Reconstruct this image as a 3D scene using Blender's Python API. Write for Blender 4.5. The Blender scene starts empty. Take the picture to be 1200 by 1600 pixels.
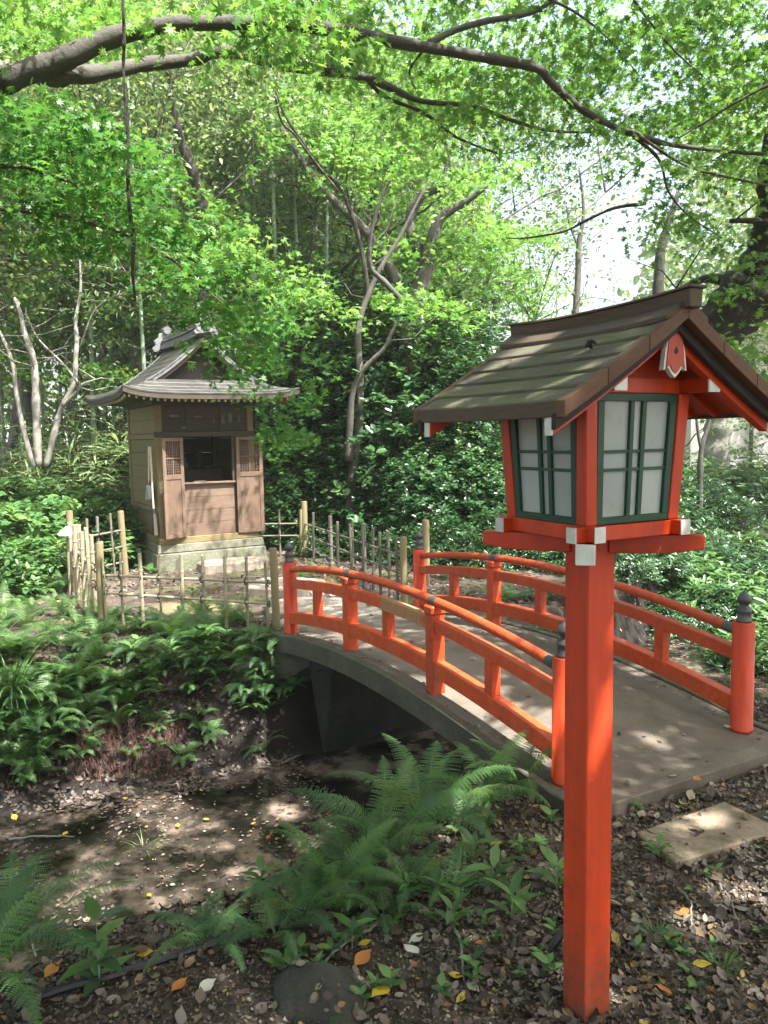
import bpy, bmesh, math, random
import numpy as np
from mathutils import Vector, Matrix

S = bpy.context.scene
COL = S.collection
R = math.radians
rng = np.random.default_rng(7)
random.seed(7)

# ------------------------------------------------------------------ camera
CAM_H, FPX, PITCH, ROLL = 1.5, 1238.4, .0962, -.0168
cd = bpy.data.cameras.new('camera')
cam = bpy.data.objects.new('camera', cd)
COL.objects.link(cam)
cd.sensor_fit = 'VERTICAL'
cd.sensor_height = 24.0
cd.lens = 24.0 * FPX / 1600
cd.clip_start, cd.clip_end = .05, 3500
cam.matrix_world = (Matrix.Translation((0, 0, CAM_H)) @ Matrix.Rotation(math.pi/2 - PITCH, 4, 'X')
                    @ Matrix.Rotation(-ROLL * -1, 4, 'Z'))
S.camera = cam

# ------------------------------------------------------------------ light
SUN = Vector((.44, -.34, 1.0)).normalized()          # direction towards the sun
world = bpy.data.worlds.new('World')
S.world = world
world.use_nodes = True
nt = world.node_tree
nt.nodes.clear()
sky = nt.nodes.new('ShaderNodeTexSky')
sky.sky_type = 'NISHITA'
sky.sun_disc = False
sky.sun_elevation = math.asin(SUN.z)
sky.sun_rotation = math.atan2(SUN.x, SUN.y)
sky.air_density = 1.0
sky.dust_density = 7.0
sky.ozone_density = .6
bg = nt.nodes.new('ShaderNodeBackground')
bg.inputs['Strength'].default_value = .15
wo = nt.nodes.new('ShaderNodeOutputWorld')
nt.links.new(sky.outputs[0], bg.inputs[0])
nt.links.new(bg.outputs[0], wo.inputs[0])
sl = bpy.data.lights.new('sun', 'SUN')
sl.energy = 5.0
sl.angle = R(.55)
sl.color = (1, .975, .93)
so = bpy.data.objects.new('sun', sl)
COL.objects.link(so)
so.rotation_euler = SUN.to_track_quat('Z', 'Y').to_euler()
S.view_settings.view_transform = 'Standard'
S.view_settings.look = 'None'
S.view_settings.exposure = 2.12
S.view_settings.gamma = 1
HAZE = .0016
S.cycles.volume_bounces = 1
S.cycles.max_bounces = 7
S.cycles.diffuse_bounces = 4
S.cycles.glossy_bounces = 2
S.cycles.transmission_bounces = 6
S.cycles.transparent_max_bounces = 8
S.cycles.sample_clamp_indirect = 6
S.cycles.caustics_reflective = False
S.cycles.caustics_refractive = False

# ------------------------------------------------------------------ where things stand: sight lines to world points
def ray(px, py):
    X, Y = px - 600, py - 800
    c, s = math.cos(ROLL), math.sin(ROLL)
    x = X*c + Y*s; y = -X*s + Y*c
    d, u = FPX, -y
    return np.array([x, d*math.cos(PITCH) + u*math.sin(PITCH), -d*math.sin(PITCH) + u*math.cos(PITCH)]) / FPX
def at(px, py, Y):
    r = ray(px, py)
    return np.array([r[0]*Y/r[1], Y, CAM_H + r[2]*Y/r[1]])
def pix(P):
    P = np.atleast_2d(P)
    x, y, z = P[:, 0], P[:, 1], P[:, 2] - CAM_H
    d = y*math.cos(PITCH) - z*math.sin(PITCH); u = y*math.sin(PITCH) + z*math.cos(PITCH)
    d = np.where(np.abs(d) < 1e-3, 1e-3, d)
    X, Y = FPX*x/d, -FPX*u/d
    c, s = math.cos(ROLL), math.sin(ROLL)
    return np.stack([600 + X*c - Y*s, 800 + X*s + Y*c, d], 1)

# ------------------------------------------------------------------ noise and terrain
_perm = np.random.default_rng(3).random((256, 256))
def vnoise(x, y):
    xi, yi = np.floor(x).astype(int), np.floor(y).astype(int)
    fx, fy = x - xi, y - yi
    fx = fx*fx*(3-2*fx); fy = fy*fy*(3-2*fy)
    a = _perm[xi % 256, yi % 256]; b = _perm[(xi+1) % 256, yi % 256]
    c = _perm[xi % 256, (yi+1) % 256]; d = _perm[(xi+1) % 256, (yi+1) % 256]
    return (a*(1-fx) + b*fx)*(1-fy) + (c*(1-fx) + d*fx)*fy - .5
CH = np.array([(-30, -4), (-9, 1.6), (-4, 3.1), (-2.0, 3.85), (-.9, 4.3), (0, 4.75), (.9, 5.25), (2.3, 6.0), (4.2, 7.3), (8, 10.2), (30, 24)])
def chan(x, y):
    """signed distance from the stream's centre line (positive on the shrine's side)"""
    best = np.full(np.shape(x), 1e9); sg = np.ones(np.shape(x))
    for (ax, ay), (bx, by) in zip(CH[:-1], CH[1:]):
        dx, dy = bx-ax, by-ay; L2 = dx*dx+dy*dy
        t = np.clip(((x-ax)*dx + (y-ay)*dy)/L2, 0, 1)
        ex, ey = x-(ax+t*dx), y-(ay+t*dy)
        d = np.hypot(ex, ey); s = np.where(dx*ey - dy*ex > 0, 1., -1.)
        m = d < best
        best = np.where(m, d, best); sg = np.where(m, s, sg)
    return best*sg
WATER = -.738
def height(x, y):
    x = np.asarray(x, float); y = np.asarray(y, float)
    s = chan(x, y)
    s = s + .18*vnoise(x*1.7+9, y*1.7) + .08*vnoise(x*5+3, y*5+1)
    wid_r = np.clip((x-1.5)/3, 0, 1)
    nl = np.clip((.1-x)/.6, 0, 1)
    lo = np.where(s > 0, .72+2.0*wid_r, .72+.42*nl); hi = np.where(s > 0, 1.3+.45*np.clip(-x-.6, 0, 1)+2.4*wid_r, 1.5+.4*nl)
    t = np.clip((np.abs(s)-lo)/(hi-lo), 0, 1); t = t*t*(3-2*t)
    bed = -.80 + .07*vnoise(x*2.2, y*2.2) + .05*vnoise(x*7, y*7)
    top = .05*vnoise(x*.9, y*.9) + .03*vnoise(x*4, y*4+7) + .012*vnoise(x*14, y*14)
    top = top - .01
    far = np.clip((y-13)/25, 0, 1)
    top = top + far*far*1.5*np.clip(-x/6+.3, 0, 1)
    # level under the lantern, the bridge ends and the shrine
    for cx, cy, rr, zz in ((.5, 1.93, .35, 0.), (1.2, 3.2, .7, .0), (-.3, 6.15, .5, .02), (-1.9, 9.5, 1.2, 0.)):
        w = np.clip(1.5 - np.hypot(x-cx, y-cy)/rr, 0, 1)
        top = top*(1-w) + zz*w
    slope = 4*t*(1-t)
    return bed*(1-t) + top*t + slope*(.10*vnoise(x*6+2, y*6) + .06*vnoise(x*15, y*15+5))
def hz(x, y): return float(height(np.array([x]), np.array([y]))[0])
def hit(px, py):
    """where the sight line through a pixel meets the ground"""
    r = ray(px, py)
    ts = np.linspace(1.2, 40, 3000)
    z = CAM_H + r[2]*ts; h = height(r[0]*ts, r[1]*ts)
    k = np.argmax(z < h)
    t = ts[k] if z[k] < h[k] else 20.
    return np.array([r[0]*t, r[1]*t, hz(r[0]*t, r[1]*t)])

# ------------------------------------------------------------------ materials
MATS = {}
def newmat(name):
    m = bpy.data.materials.new(name); m.use_nodes = True
    n = m.node_tree; n.nodes.clear()
    out = n.nodes.new('ShaderNodeOutputMaterial')
    MATS[name] = m
    return m, n, out
def N(n, t, **kw):
    q = n.nodes.new(t)
    for k, v in kw.items():
        if k in q.inputs: q.inputs[k].default_value = v
        else: setattr(q, k, v)
    return q
def ramp(n, src, stops, interp='LINEAR'):
    r = n.nodes.new('ShaderNodeValToRGB'); r.color_ramp.interpolation = interp
    els = r.color_ramp.elements
    while len(els) < len(stops): els.new(.5)
    for e, (p, c) in zip(els, stops):
        e.position = p; e.color = (*c, 1) if len(c) == 3 else c
    n.links.new(src, r.inputs[0]); return r.outputs[0]
def mix(n, fac, a, b, mode='MIX'):
    q = n.nodes.new('ShaderNodeMix'); q.data_type = 'RGBA'; q.blend_type = mode
    for i, v in ((0, fac), (6, a), (7, b)):
        if isinstance(v, bpy.types.NodeSocket): n.links.new(v, q.inputs[i])
        else: q.inputs[i].default_value = (*v, 1) if isinstance(v, tuple) and len(v) == 3 else v
    return q.outputs[2]
def mat_solid(name, base, alt, scale=6, rough=.6, bump=.2, bscale=60, stretch=(1, 1, 1), third=None, tscale=2.5, tlo=.5, thi=.62, metallic=0, spec=.5, coat=0, grain=None, bdist=.004, dirt=None):
    m, n, out = newmat(name)
    tc = N(n, 'ShaderNodeTexCoord'); mp = N(n, 'ShaderNodeMapping'); mp.inputs['Scale'].default_value = stretch
    oi = N(n, 'ShaderNodeObjectInfo')
    ad = N(n, 'ShaderNodeVectorMath', operation='ADD'); sc_ = N(n, 'ShaderNodeVectorMath', operation='SCALE'); sc_.inputs[3].default_value = 37.
    cmb = N(n, 'ShaderNodeCombineXYZ')
    for i in range(3): n.links.new(oi.outputs['Random'], cmb.inputs[i])
    n.links.new(cmb.outputs[0], sc_.inputs[0])
    n.links.new(tc.outputs['Object'], mp.inputs[0]); n.links.new(mp.outputs[0], ad.inputs[0]); n.links.new(sc_.outputs[0], ad.inputs[1])
    v = ad.outputs[0]
    no = N(n, 'ShaderNodeTexNoise', Scale=scale, Detail=6., Roughness=.65); n.links.new(v, no.inputs['Vector'])
    c = ramp(n, no.outputs['Fac'], [(.32, base), (.68, alt)])
    if grain:
        g = N(n, 'ShaderNodeTexNoise', Scale=grain[0], Detail=4., Roughness=.7); n.links.new(v, g.inputs['Vector'])
        gf = ramp(n, g.outputs['Fac'], [(.35, (grain[1],)*3), (.65, (1, 1, 1))])
        c = mix(n, 1., c, gf, 'MULTIPLY')
    if third:
        t = N(n, 'ShaderNodeTexNoise', Scale=tscale, Detail=8., Roughness=.7); n.links.new(tc.outputs['Object'], t.inputs['Vector'])
        f = ramp(n, t.outputs['Fac'], [(tlo, (0, 0, 0)), (thi, (1, 1, 1))])
        c = mix(n, f, c, third)
    if dirt:                                             # splashed soil and algae low on the thing (object space)
        sp = N(n, 'ShaderNodeSeparateXYZ'); n.links.new(tc.outputs['Object'], sp.inputs[0])
        mr = N(n, 'ShaderNodeMapRange'); mr.inputs[1].default_value = dirt[1]; mr.inputs[2].default_value = dirt[0]
        n.links.new(sp.outputs[2], mr.inputs[0])
        t2 = N(n, 'ShaderNodeTexNoise', Scale=22., Detail=8., Roughness=.75); n.links.new(tc.outputs['Object'], t2.inputs['Vector'])
        mm = N(n, 'ShaderNodeMath', operation='MULTIPLY'); n.links.new(mr.outputs[0], mm.inputs[0]); n.links.new(t2.outputs['Fac'], mm.inputs[1])
        f2 = ramp(n, mm.outputs[0], [(.22, (0, 0, 0)), (.5, (.75, .75, .75))])
        c = mix(n, f2, c, dirt[2])
    # each piece a little lighter or darker than the next
    hv = N(n, 'ShaderNodeHueSaturation'); mr3 = N(n, 'ShaderNodeMapRange'); mr3.inputs[3].default_value = .86; mr3.inputs[4].default_value = 1.14
    n.links.new(oi.outputs['Random'], mr3.inputs[0]); n.links.new(mr3.outputs[0], hv.inputs['Value']); n.links.new(c, hv.inputs['Color'])
    b = N(n, 'ShaderNodeBsdfPrincipled', Roughness=rough, Metallic=metallic)
    b.inputs['Specular IOR Level'].default_value = spec
    if coat: b.inputs['Coat Weight'].default_value = coat; b.inputs['Coat Roughness'].default_value = .25
    n.links.new(hv.outputs[0], b.inputs['Base Color'])
    rr = N(n, 'ShaderNodeMapRange'); rr.inputs[3].default_value = max(.05, rough-.12); rr.inputs[4].default_value = min(1, rough+.15)
    n.links.new(no.outputs['Fac'], rr.inputs[0]); n.links.new(rr.outputs[0], b.inputs['Roughness'])
    if bump:
        bn = N(n, 'ShaderNodeTexNoise', Scale=bscale, Detail=5., Roughness=.7); n.links.new(v, bn.inputs['Vector'])
        bp = N(n, 'ShaderNodeBump', Strength=bump, Distance=bdist); n.links.new(bn.outputs['Fac'], bp.inputs['Height'])
        n.links.new(bp.outputs[0], b.inputs['Normal'])
    n.links.new(b.outputs[0], out.inputs[0])
    return m
def mat_leaf(name, stops, trans=.45, rough=.4, spec=.5, tint=(1.15, 1.1, .55)):
    m, n, out = newmat(name)
    a = N(n, 'ShaderNodeAttribute', attribute_name='rnd')
    c = ramp(n, a.outputs['Fac'], stops)
    b = N(n, 'ShaderNodeBsdfPrincipled', Roughness=rough); b.inputs['Specular IOR Level'].default_value = spec
    n.links.new(c, b.inputs['Base Color'])
    if trans > 0:
        t = N(n, 'ShaderNodeBsdfTranslucent'); c2 = mix(n, 1., c, tint, 'MULTIPLY')
        hs = N(n, 'ShaderNodeHueSaturation', Value=1.25, Saturation=.95); n.links.new(c2, hs.inputs['Color']); n.links.new(hs.outputs[0], t.inputs[0])
        mx = N(n, 'ShaderNodeMixShader'); mx.inputs[0].default_value = trans
        n.links.new(b.outputs[0], mx.inputs[1]); n.links.new(t.outputs[0], mx.inputs[2]); n.links.new(mx.outputs[0], out.inputs[0])
    else: n.links.new(b.outputs[0], out.inputs[0])
    return m

M = MATS
mat_solid('vermilion', (.58, .055, .009), (.45, .036, .008), 5, .42, .25, 90, third=(.26, .035, .012), tscale=9, tlo=.58, thi=.78, spec=.4, stretch=(1, 1, .3), grain=(26, .80))
mat_solid('post_vermilion', (.60, .058, .009), (.47, .040, .008), 4, .56, .3, 80, third=(.27, .035, .014), tscale=7, tlo=.52, thi=.74, stretch=(2.5, 2.5, .16), grain=(24, .86), dirt=(0, .5, (.11, .05, .028)))
mat_solid('rail_vermilion', (.60, .085, .016), (.47, .052, .010), 7, .52, .4, 120, third=(.30, .10, .045), tscale=8, tlo=.56, thi=.72, grain=(30, .72))
mat_solid('bare_rail_wood', (.40, .22, .11), (.30, .14, .06), 9, .7, .3, 60, (1, 8, 1), third=(.45, .09, .035), tscale=8, tlo=.55, thi=.6)
mat_solid('white_paint', (.68, .70, .66), (.52, .54, .50), 20, .55, .15, 60)
mat_solid('green_paint', (.004, .060, .030), (.005, .045, .024), 14, .5, .15, 80)
mat_solid('milky_pane', (.37, .42, .41), (.31, .36, .35), 3, .38, .05, 200, third=(.24, .26, .22), tscale=14, tlo=.55, thi=.8, spec=.5)
mat_solid('mossy_board', (.12, .10, .072), (.185, .16, .12), 12, .75, .8, 60, (1.2, 16, 16), third=(.115, .130, .048), tscale=11, tlo=.42, thi=.66, grain=(12, .62))
mat_solid('ridge_board', (.080, .050, .030), (.125, .084, .055), 12, .62, .5, 60, (1.5, 12, 12), third=(.07, .05, .035), tscale=9, tlo=.5, thi=.7, grain=(14, .7))
mat_solid('barge_board', (.085, .036, .018), (.135, .064, .034), 10, .62, .4, 60, (2, 10, 10), third=(.07, .05, .035), tscale=12, tlo=.55, thi=.75)
mat_solid('shade_black', (.018, .014, .012), (.03, .024, .02), 10, .75, .2, 60)  # black for the shade under boards, in the gable and the pendant hole
mat_solid('finial_iron', (.05, .055, .055), (.095, .10, .095), 20, .42, .3, 90, metallic=.35, third=(.12, .13, .12), tscale=25, tlo=.6, thi=.7)
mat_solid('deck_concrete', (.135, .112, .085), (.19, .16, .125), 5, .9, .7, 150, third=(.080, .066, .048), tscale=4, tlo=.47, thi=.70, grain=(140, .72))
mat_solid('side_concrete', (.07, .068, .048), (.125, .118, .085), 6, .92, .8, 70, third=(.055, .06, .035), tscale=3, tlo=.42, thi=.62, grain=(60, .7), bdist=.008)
mat_solid('shaded_concrete', (.030, .030, .022), (.06, .058, .045), 5, .9, .8, 50, third=(.02, .024, .014), tscale=3, tlo=.45, thi=.6, grain=(30, .7), bdist=.01)  # shade under the bridge put into the concrete colour
mat_solid('step_stone', (.20, .155, .105), (.26, .21, .15), 5, .9, .8, 90, third=(.11, .085, .05), tscale=5, tlo=.48, thi=.62, grain=(80, .75))
mat_solid('base_stone', (.13, .135, .095), (.20, .195, .15), 5, .92, .9, 35, third=(.09, .105, .055), tscale=3.5, tlo=.5, thi=.68, grain=(30, .75), bdist=.012)
mat_solid('path_stone', (.20, .165, .135), (.27, .235, .195), 4, .9, .8, 30, third=(.16, .15, .10), tscale=4, tlo=.5, thi=.66, bdist=.01)
mat_solid('rock', (.022, .022, .017), (.05, .046, .036), 5, .85, 1., 25, third=(.035, .055, .02), tscale=4, tlo=.5, thi=.65, bdist=.02)
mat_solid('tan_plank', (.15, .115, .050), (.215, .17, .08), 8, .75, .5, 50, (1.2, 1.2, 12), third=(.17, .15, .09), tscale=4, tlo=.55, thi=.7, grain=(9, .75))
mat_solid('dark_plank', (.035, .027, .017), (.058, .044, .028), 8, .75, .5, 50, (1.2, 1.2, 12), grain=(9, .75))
mat_solid('door_wood', (.115, .070, .045), (.165, .112, .078), 7, .72, .5, 50, (10, 10, 1.2), grain=(9, .72), third=(.20, .10, .065), tscale=5, tlo=.55, thi=.7)
mat_solid('panel_wood', (.145, .092, .062), (.20, .137, .10), 7, .7, .5, 50, (1.2, 1.2, 12), grain=(9, .75), third=(.22, .12, .08), tscale=5, tlo=.55, thi=.72)
mat_solid('roof_sheet', (.026, .026, .026), (.062, .061, .058), 7, .46, .35, 50, metallic=.25, third=(.075, .08, .062), tscale=5, tlo=.48, thi=.68, grain=(20, .8))
mat_solid('tile_grey', (.08, .083, .088), (.16, .165, .17), 9, .5, .4, 40)
mat_solid('bamboo_tan', (.27, .235, .155), (.38, .34, .235), 9, .5, .3, 60, (1, 1, 6), third=(.15, .13, .08), tscale=12, tlo=.5, thi=.68, grain=(18, .75))
mat_solid('bamboo_old_shaded', (.12, .11, .085), (.21, .195, .155), 9, .6, .3, 60, (1, 1, 6), third=(.10, .085, .06), tscale=14, tlo=.47, thi=.64, grain=(18, .7))  # old canes, darkened further for the shade they stand in
mat_solid('post_wood', (.19, .15, .075), (.27, .22, .12), 8, .7, .5, 60, (8, 8, 1), third=(.17, .18, .07), tscale=7, tlo=.5, thi=.7, grain=(12, .8))
mat_solid('twine', (.012, .011, .01), (.02, .018, .015), 20, .8, 0)
mat_solid('bamboo_green', (.12, .20, .12), (.22, .28, .19), 3, .45, .1, 60, third=(.30, .33, .27), tscale=3, tlo=.5, thi=.65)
mat_solid('bark_grey', (.045, .041, .034), (.095, .088, .074), 6, .9, 1., 18, (1, 1, .4), third=(.06, .07, .04), tscale=5, tlo=.52, thi=.66, bdist=.02)
mat_solid('bark_pale', (.15, .145, .125), (.24, .235, .21), 6, .9, .8, 22, third=(.12, .115, .085), tscale=6, tlo=.5, thi=.66, bdist=.01)
mat_solid('bark_dark', (.014, .012, .010), (.032, .027, .022), 6, .9, 1., 14, (1, 1, .4), third=(.05, .055, .035), tscale=4, tlo=.55, thi=.7, bdist=.03)
mat_solid('bark_maple', (.038, .034, .028), (.085, .078, .066), 9, .85, 1., 35, third=(.06, .065, .04), tscale=11, tlo=.5, thi=.66, bdist=.008)
mat_solid('twig', (.055, .042, .03), (.09, .07, .05), 9, .85, .2, 35)
mat_solid('wall_plaster', (.62, .62, .57), (.70, .70, .66), 1, .9, .1, 10)
mat_solid('black_rubber', (.012, .012, .012), (.02, .02, .02), 10, .5, .2, 40)
mat_solid('steel_grey', (.35, .36, .36), (.45, .46, .46), 10, .4, .1, 40, metallic=.6)
mat_solid('straw', (.50, .44, .33), (.60, .54, .43), 12, .8, .5, 60)
mat_solid('bristle', (.03, .025, .02), (.055, .045, .035), 30, .9, .6, 100)
mat_solid('root_red', (.11, .048, .034), (.18, .085, .06), 12, .9, 0)
mat_solid('paper', (.13, .12, .10), (.09, .08, .065), 9, .8, 0)
GR = lambda *c: [(i/(len(c)-1), x) for i, x in enumerate(c)]
mat_leaf('maple_leaf', GR((.034, .115, .024), (.050, .165, .033), (.075, .20, .042), (.11, .24, .055)), .45, .45, .35)
mat_leaf('maple_leaf_pale', GR((.052, .155, .026), (.080, .20, .036), (.115, .24, .050), (.16, .29, .080)), .5, .5, .3)
mat_leaf('tree_leaf', GR((.06, .12, .036), (.10, .175, .055), (.15, .225, .08), (.22, .29, .13)), .4, .45, .4)
mat_leaf('evergreen_leaf', GR((.014, .045, .017), (.022, .068, .023), (.035, .095, .028), (.075, .15, .035)), .18, .27, .6)
mat_leaf('bamboo_leaf', GR((.07, .14, .055), (.12, .20, .08), (.19, .27, .12), (.28, .33, .18)), .35, .42, .45)
mat_leaf('bush_leaf', GR((.03, .085, .028), (.05, .125, .036), (.08, .17, .045), (.13, .23, .06)), .3, .36, .5)
mat_leaf('fern_leaf', GR((.034, .092, .030), (.055, .13, .038), (.085, .175, .048), (.145, .235, .075)), .35, .45, .4)
mat_leaf('fern_dark', GR((.030, .080, .030), (.046, .11, .038), (.07, .14, .048), (.10, .175, .06)), .3, .42, .4)
mat_leaf('grass_leaf', GR((.05, .12, .035), (.08, .17, .045), (.12, .22, .06), (.18, .27, .08)), .35, .4, .45)
mat_leaf('litter', [(0, (.036, .026, .021)), (.3, (.080, .060, .047)), (.5, (.13, .106, .086)), (.66, (.22, .195, .165)), (.78, (.085, .048, .032)), (.9, (.27, .24, .18)), (.97, (.20, .10, .04)), (1, (.34, .26, .06))], .12, .55, .35, (1, 1, .8))
mat_leaf('leaf_yellow', GR((.55, .40, .04), (.62, .48, .07)), .25, .45, .4, (1, .9, .5))
mat_leaf('leaf_orange', GR((.42, .15, .03), (.50, .22, .06)), .2, .5, .35, (1, .8, .5))
mat_leaf('leaf_grey', GR((.42, .42, .36), (.50, .48, .40)), .1, .55, .35, (1, 1, .9))
mat_leaf('leaf_red', GR((.35, .05, .03), (.40, .08, .04)), .2, .5, .35, (1, .6, .5))
def mat_ground():
    m, n, out = newmat('forest_floor')
    g = N(n, 'ShaderNodeNewGeometry'); P_ = g.outputs['Position']
    a = N(n, 'ShaderNodeTexNoise', Scale=3., Detail=9., Roughness=.7); n.links.new(P_, a.inputs['Vector'])
    c = ramp(n, a.outputs['Fac'], [(.3, (.042, .031, .024)), (.5, (.080, .062, .048)), (.7, (.13, .105, .084))])
    f = N(n, 'ShaderNodeTexNoise', Scale=45., Detail=6., Roughness=.8); n.links.new(P_, f.inputs['Vector'])
    c = mix(n, 1., c, ramp(n, f.outputs['Fac'], [(.35, (.55,)*3), (.65, (1.25,)*3)]), 'MULTIPLY')
    mo = N(n, 'ShaderNodeTexNoise', Scale=1.1, Detail=8., Roughness=.7); n.links.new(P_, mo.inputs['Vector'])
    sp = N(n, 'ShaderNodeSeparateXYZ'); n.links.new(P_, sp.inputs[0])
    c = mix(n, ramp(n, mo.outputs['Fac'], [(.52, (0, 0, 0)), (.64, (.8, .8, .8))]), c, (.085, .10, .03))
    # the swept, mossy yard in front of the shrine
    vd = N(n, 'ShaderNodeVectorMath', operation='DISTANCE'); vd.inputs[1].default_value = (-1.75, 7.1, 0); n.links.new(P_, vd.inputs[0])
    ya = N(n, 'ShaderNodeMath', operation='ADD'); n.links.new(vd.outputs['Value'], ya.inputs[0]); n.links.new(a.outputs['Fac'], ya.inputs[1])
    c = mix(n, ramp(n, ya.outputs[0], [(.0, (1, 1, 1)), (.999, (0, 0, 0))]) , c, (.30, .28, .12))
    # bank soil darkened with depth to carry its shade, then wet mud low in the channel
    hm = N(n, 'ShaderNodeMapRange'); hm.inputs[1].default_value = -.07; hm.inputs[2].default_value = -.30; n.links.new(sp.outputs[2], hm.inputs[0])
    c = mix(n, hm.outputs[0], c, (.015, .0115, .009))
    wt = N(n, 'ShaderNodeMapRange'); wt.inputs[1].default_value = -.42; wt.inputs[2].default_value = -.66; n.links.new(sp.outputs[2], wt.inputs[0])
    mudc = ramp(n, a.outputs['Fac'], [(.35, (.009, .0075, .0065)), (.65, (.026, .021, .017))])
    c = mix(n, wt.outputs[0], c, mudc)
    b = N(n, 'ShaderNodeBsdfPrincipled'); b.inputs['Specular IOR Level'].default_value = .3; n.links.new(c, b.inputs['Base Color'])
    rr = N(n, 'ShaderNodeMapRange'); rr.inputs[1].default_value = -.70; rr.inputs[2].default_value = -.77; rr.inputs[3].default_value = .95; rr.inputs[4].default_value = .3; n.links.new(sp.outputs[2], rr.inputs[0]); n.links.new(rr.outputs[0], b.inputs['Roughness'])
    bp = N(n, 'ShaderNodeBump', Strength=.9, Distance=.02)
    bb = N(n, 'ShaderNodeTexNoise', Scale=28., Detail=8., Roughness=.75); n.links.new(P_, bb.inputs['Vector'])
    n.links.new(bb.outputs['Fac'], bp.inputs['Height']); n.links.new(bp.outputs[0], b.inputs['Normal'])
    n.links.new(b.outputs[0], out.inputs[0]); return m
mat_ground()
def mat_water():
    m, n, out = newmat('muddy_water')
    g = N(n, 'ShaderNodeNewGeometry')
    a = N(n, 'ShaderNodeTexNoise', Scale=2.6, Detail=7., Roughness=.65); n.links.new(g.outputs['Position'], a.inputs['Vector'])
    c = ramp(n, a.outputs['Fac'], [(.42, (.006, .005, .004)), (.52, (.040, .032, .026)), (.64, (.21, .16, .125))])  # pale blotches paint the stream's sunlit patches into its colour
    b = N(n, 'ShaderNodeBsdfPrincipled', Roughness=.06); b.inputs['Specular IOR Level'].default_value = .55
    n.links.new(c, b.inputs['Base Color'])
    w = N(n, 'ShaderNodeTexNoise', Scale=14., Detail=4.); n.links.new(g.outputs['Position'], w.inputs['Vector'])
    bp = N(n, 'ShaderNodeBump', Strength=.3, Distance=.02); n.links.new(w.outputs['Fac'], bp.inputs['Height']); n.links.new(bp.outputs[0], b.inputs['Normal'])
    n.links.new(b.outputs[0], out.inputs[0])
mat_water()

# ------------------------------------------------------------------ mesh helpers
class MB:
    def __init__(s): s.v = []; s.f = []
    def hexa(s, p):                      # 8 points: bottom ring then top ring
        k = len(s.v); s.v += [tuple(map(float, q)) for q in p]
        s.f += [tuple(k+i for i in q) for q in ((3, 2, 1, 0), (4, 5, 6, 7), (0, 1, 5, 4), (1, 2, 6, 5), (2, 3, 7, 6), (3, 0, 4, 7))]
        return s
    def box(s, x0, x1, y0, y1, z0, z1):
        return s.hexa([(x0, y0, z0), (x1, y0, z0), (x1, y1, z0), (x0, y1, z0), (x0, y0, z1), (x1, y0, z1), (x1, y1, z1), (x0, y1, z1)])
    def bar(s, a, b, w, h, up=(0, 0, 1)):
        a, b = Vector(a), Vector(b); d = (b-a).normalized(); up = Vector(up)
        sd = d.cross(up).normalized(); u = sd.cross(d).normalized()
        p = []
        for q in (-.5, .5):
            for e, t in ((a, -.5), (a, .5), (b, .5), (b, -.5)): p.append(e + sd*t*w + u*q*h)
        return s.hexa(p)
    def tube(s, pts, rad, n=8, caps=True):
        pts = [Vector(p) for p in pts]; k0 = len(s.v)
        if not hasattr(rad, '__len__'): rad = [rad]*len(pts)
        up = Vector((.31, .17, .93))
        for i, p in enumerate(pts):
            d = (pts[min(i+1, len(pts)-1)] - pts[max(i-1, 0)])
            d = d.normalized() if d.length > 1e-9 else Vector((0, 0, 1))
            if abs(d.dot(up)) > .97: up = Vector((.9, .2, .1))
            x = d.cross(up).normalized(); y = d.cross(x).normalized(); up = -y if False else up
            for j in range(n):
                a = 2*math.pi*j/n
                s.v.append(tuple(p + (x*math.cos(a) + y*math.sin(a))*rad[i]))
        for i in range(len(pts)-1):
            for j in range(n):
                a, b = k0+i*n+j, k0+i*n+(j+1) % n
                s.f.append((a, b, b+n, a+n))
        if caps:
            s.f.append(tuple(k0+j for j in range(n))[::-1]); e = k0+(len(pts)-1)*n
            s.f.append(tuple(e+j for j in range(n)))
        return s
    def lathe(s, prof, n=16, c=(0, 0, 0)):
        return s.tube([(c[0], c[1], c[2]+z) for r, z in prof], [r for r, z in prof], n) if False else s._lathe(prof, n, c)
    def _lathe(s, prof, n, c):
        k0 = len(s.v)
        for r, z in prof:
            for j in range(n):
                a = 2*math.pi*j/n
                s.v.append((c[0]+r*math.cos(a), c[1]+r*math.sin(a), c[2]+z))
        for i in range(len(prof)-1):
            for j in range(n):
                a, b = k0+i*n+j, k0+i*n+(j+1) % n
                s.f.append((a, b, b+n, a+n))
        s.f.append(tuple(k0+j for j in range(n))[::-1]); e = k0+(len(prof)-1)*n
        s.f.append(tuple(e+j for j in range(n))); return s
    def prism(s, poly, a, b):            # polygon points (3-D) at offset vectors a and b
        k = len(s.v); n = len(poly)
        s.v += [tuple(Vector(p)+Vector(a)) for p in poly] + [tuple(Vector(p)+Vector(b)) for p in poly]
        s.f.append(tuple(range(k, k+n))[::-1]); s.f.append(tuple(range(k+n, k+2*n)))
        for i in range(n): s.f.append((k+i, k+(i+1) % n, k+n+(i+1) % n, k+n+i))
        return s
    def loft(s, rings, closed=True):     # rings of equal length
        k = len(s.v); n = len(rings[0])
        for r in rings: s.v += [tuple(map(float, p)) for p in r]
        for i in range(len(rings)-1):
            for j in range(n if closed else n-1):
                a, b = k+i*n+j, k+i*n+(j+1) % n
                s.f.append((a, b, b+n, a+n))
        if closed:
            s.f.append(tuple(range(k, k+n))[::-1]); e = k+(len(rings)-1)*n; s.f.append(tuple(range(e, e+n)))
        return s
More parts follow.
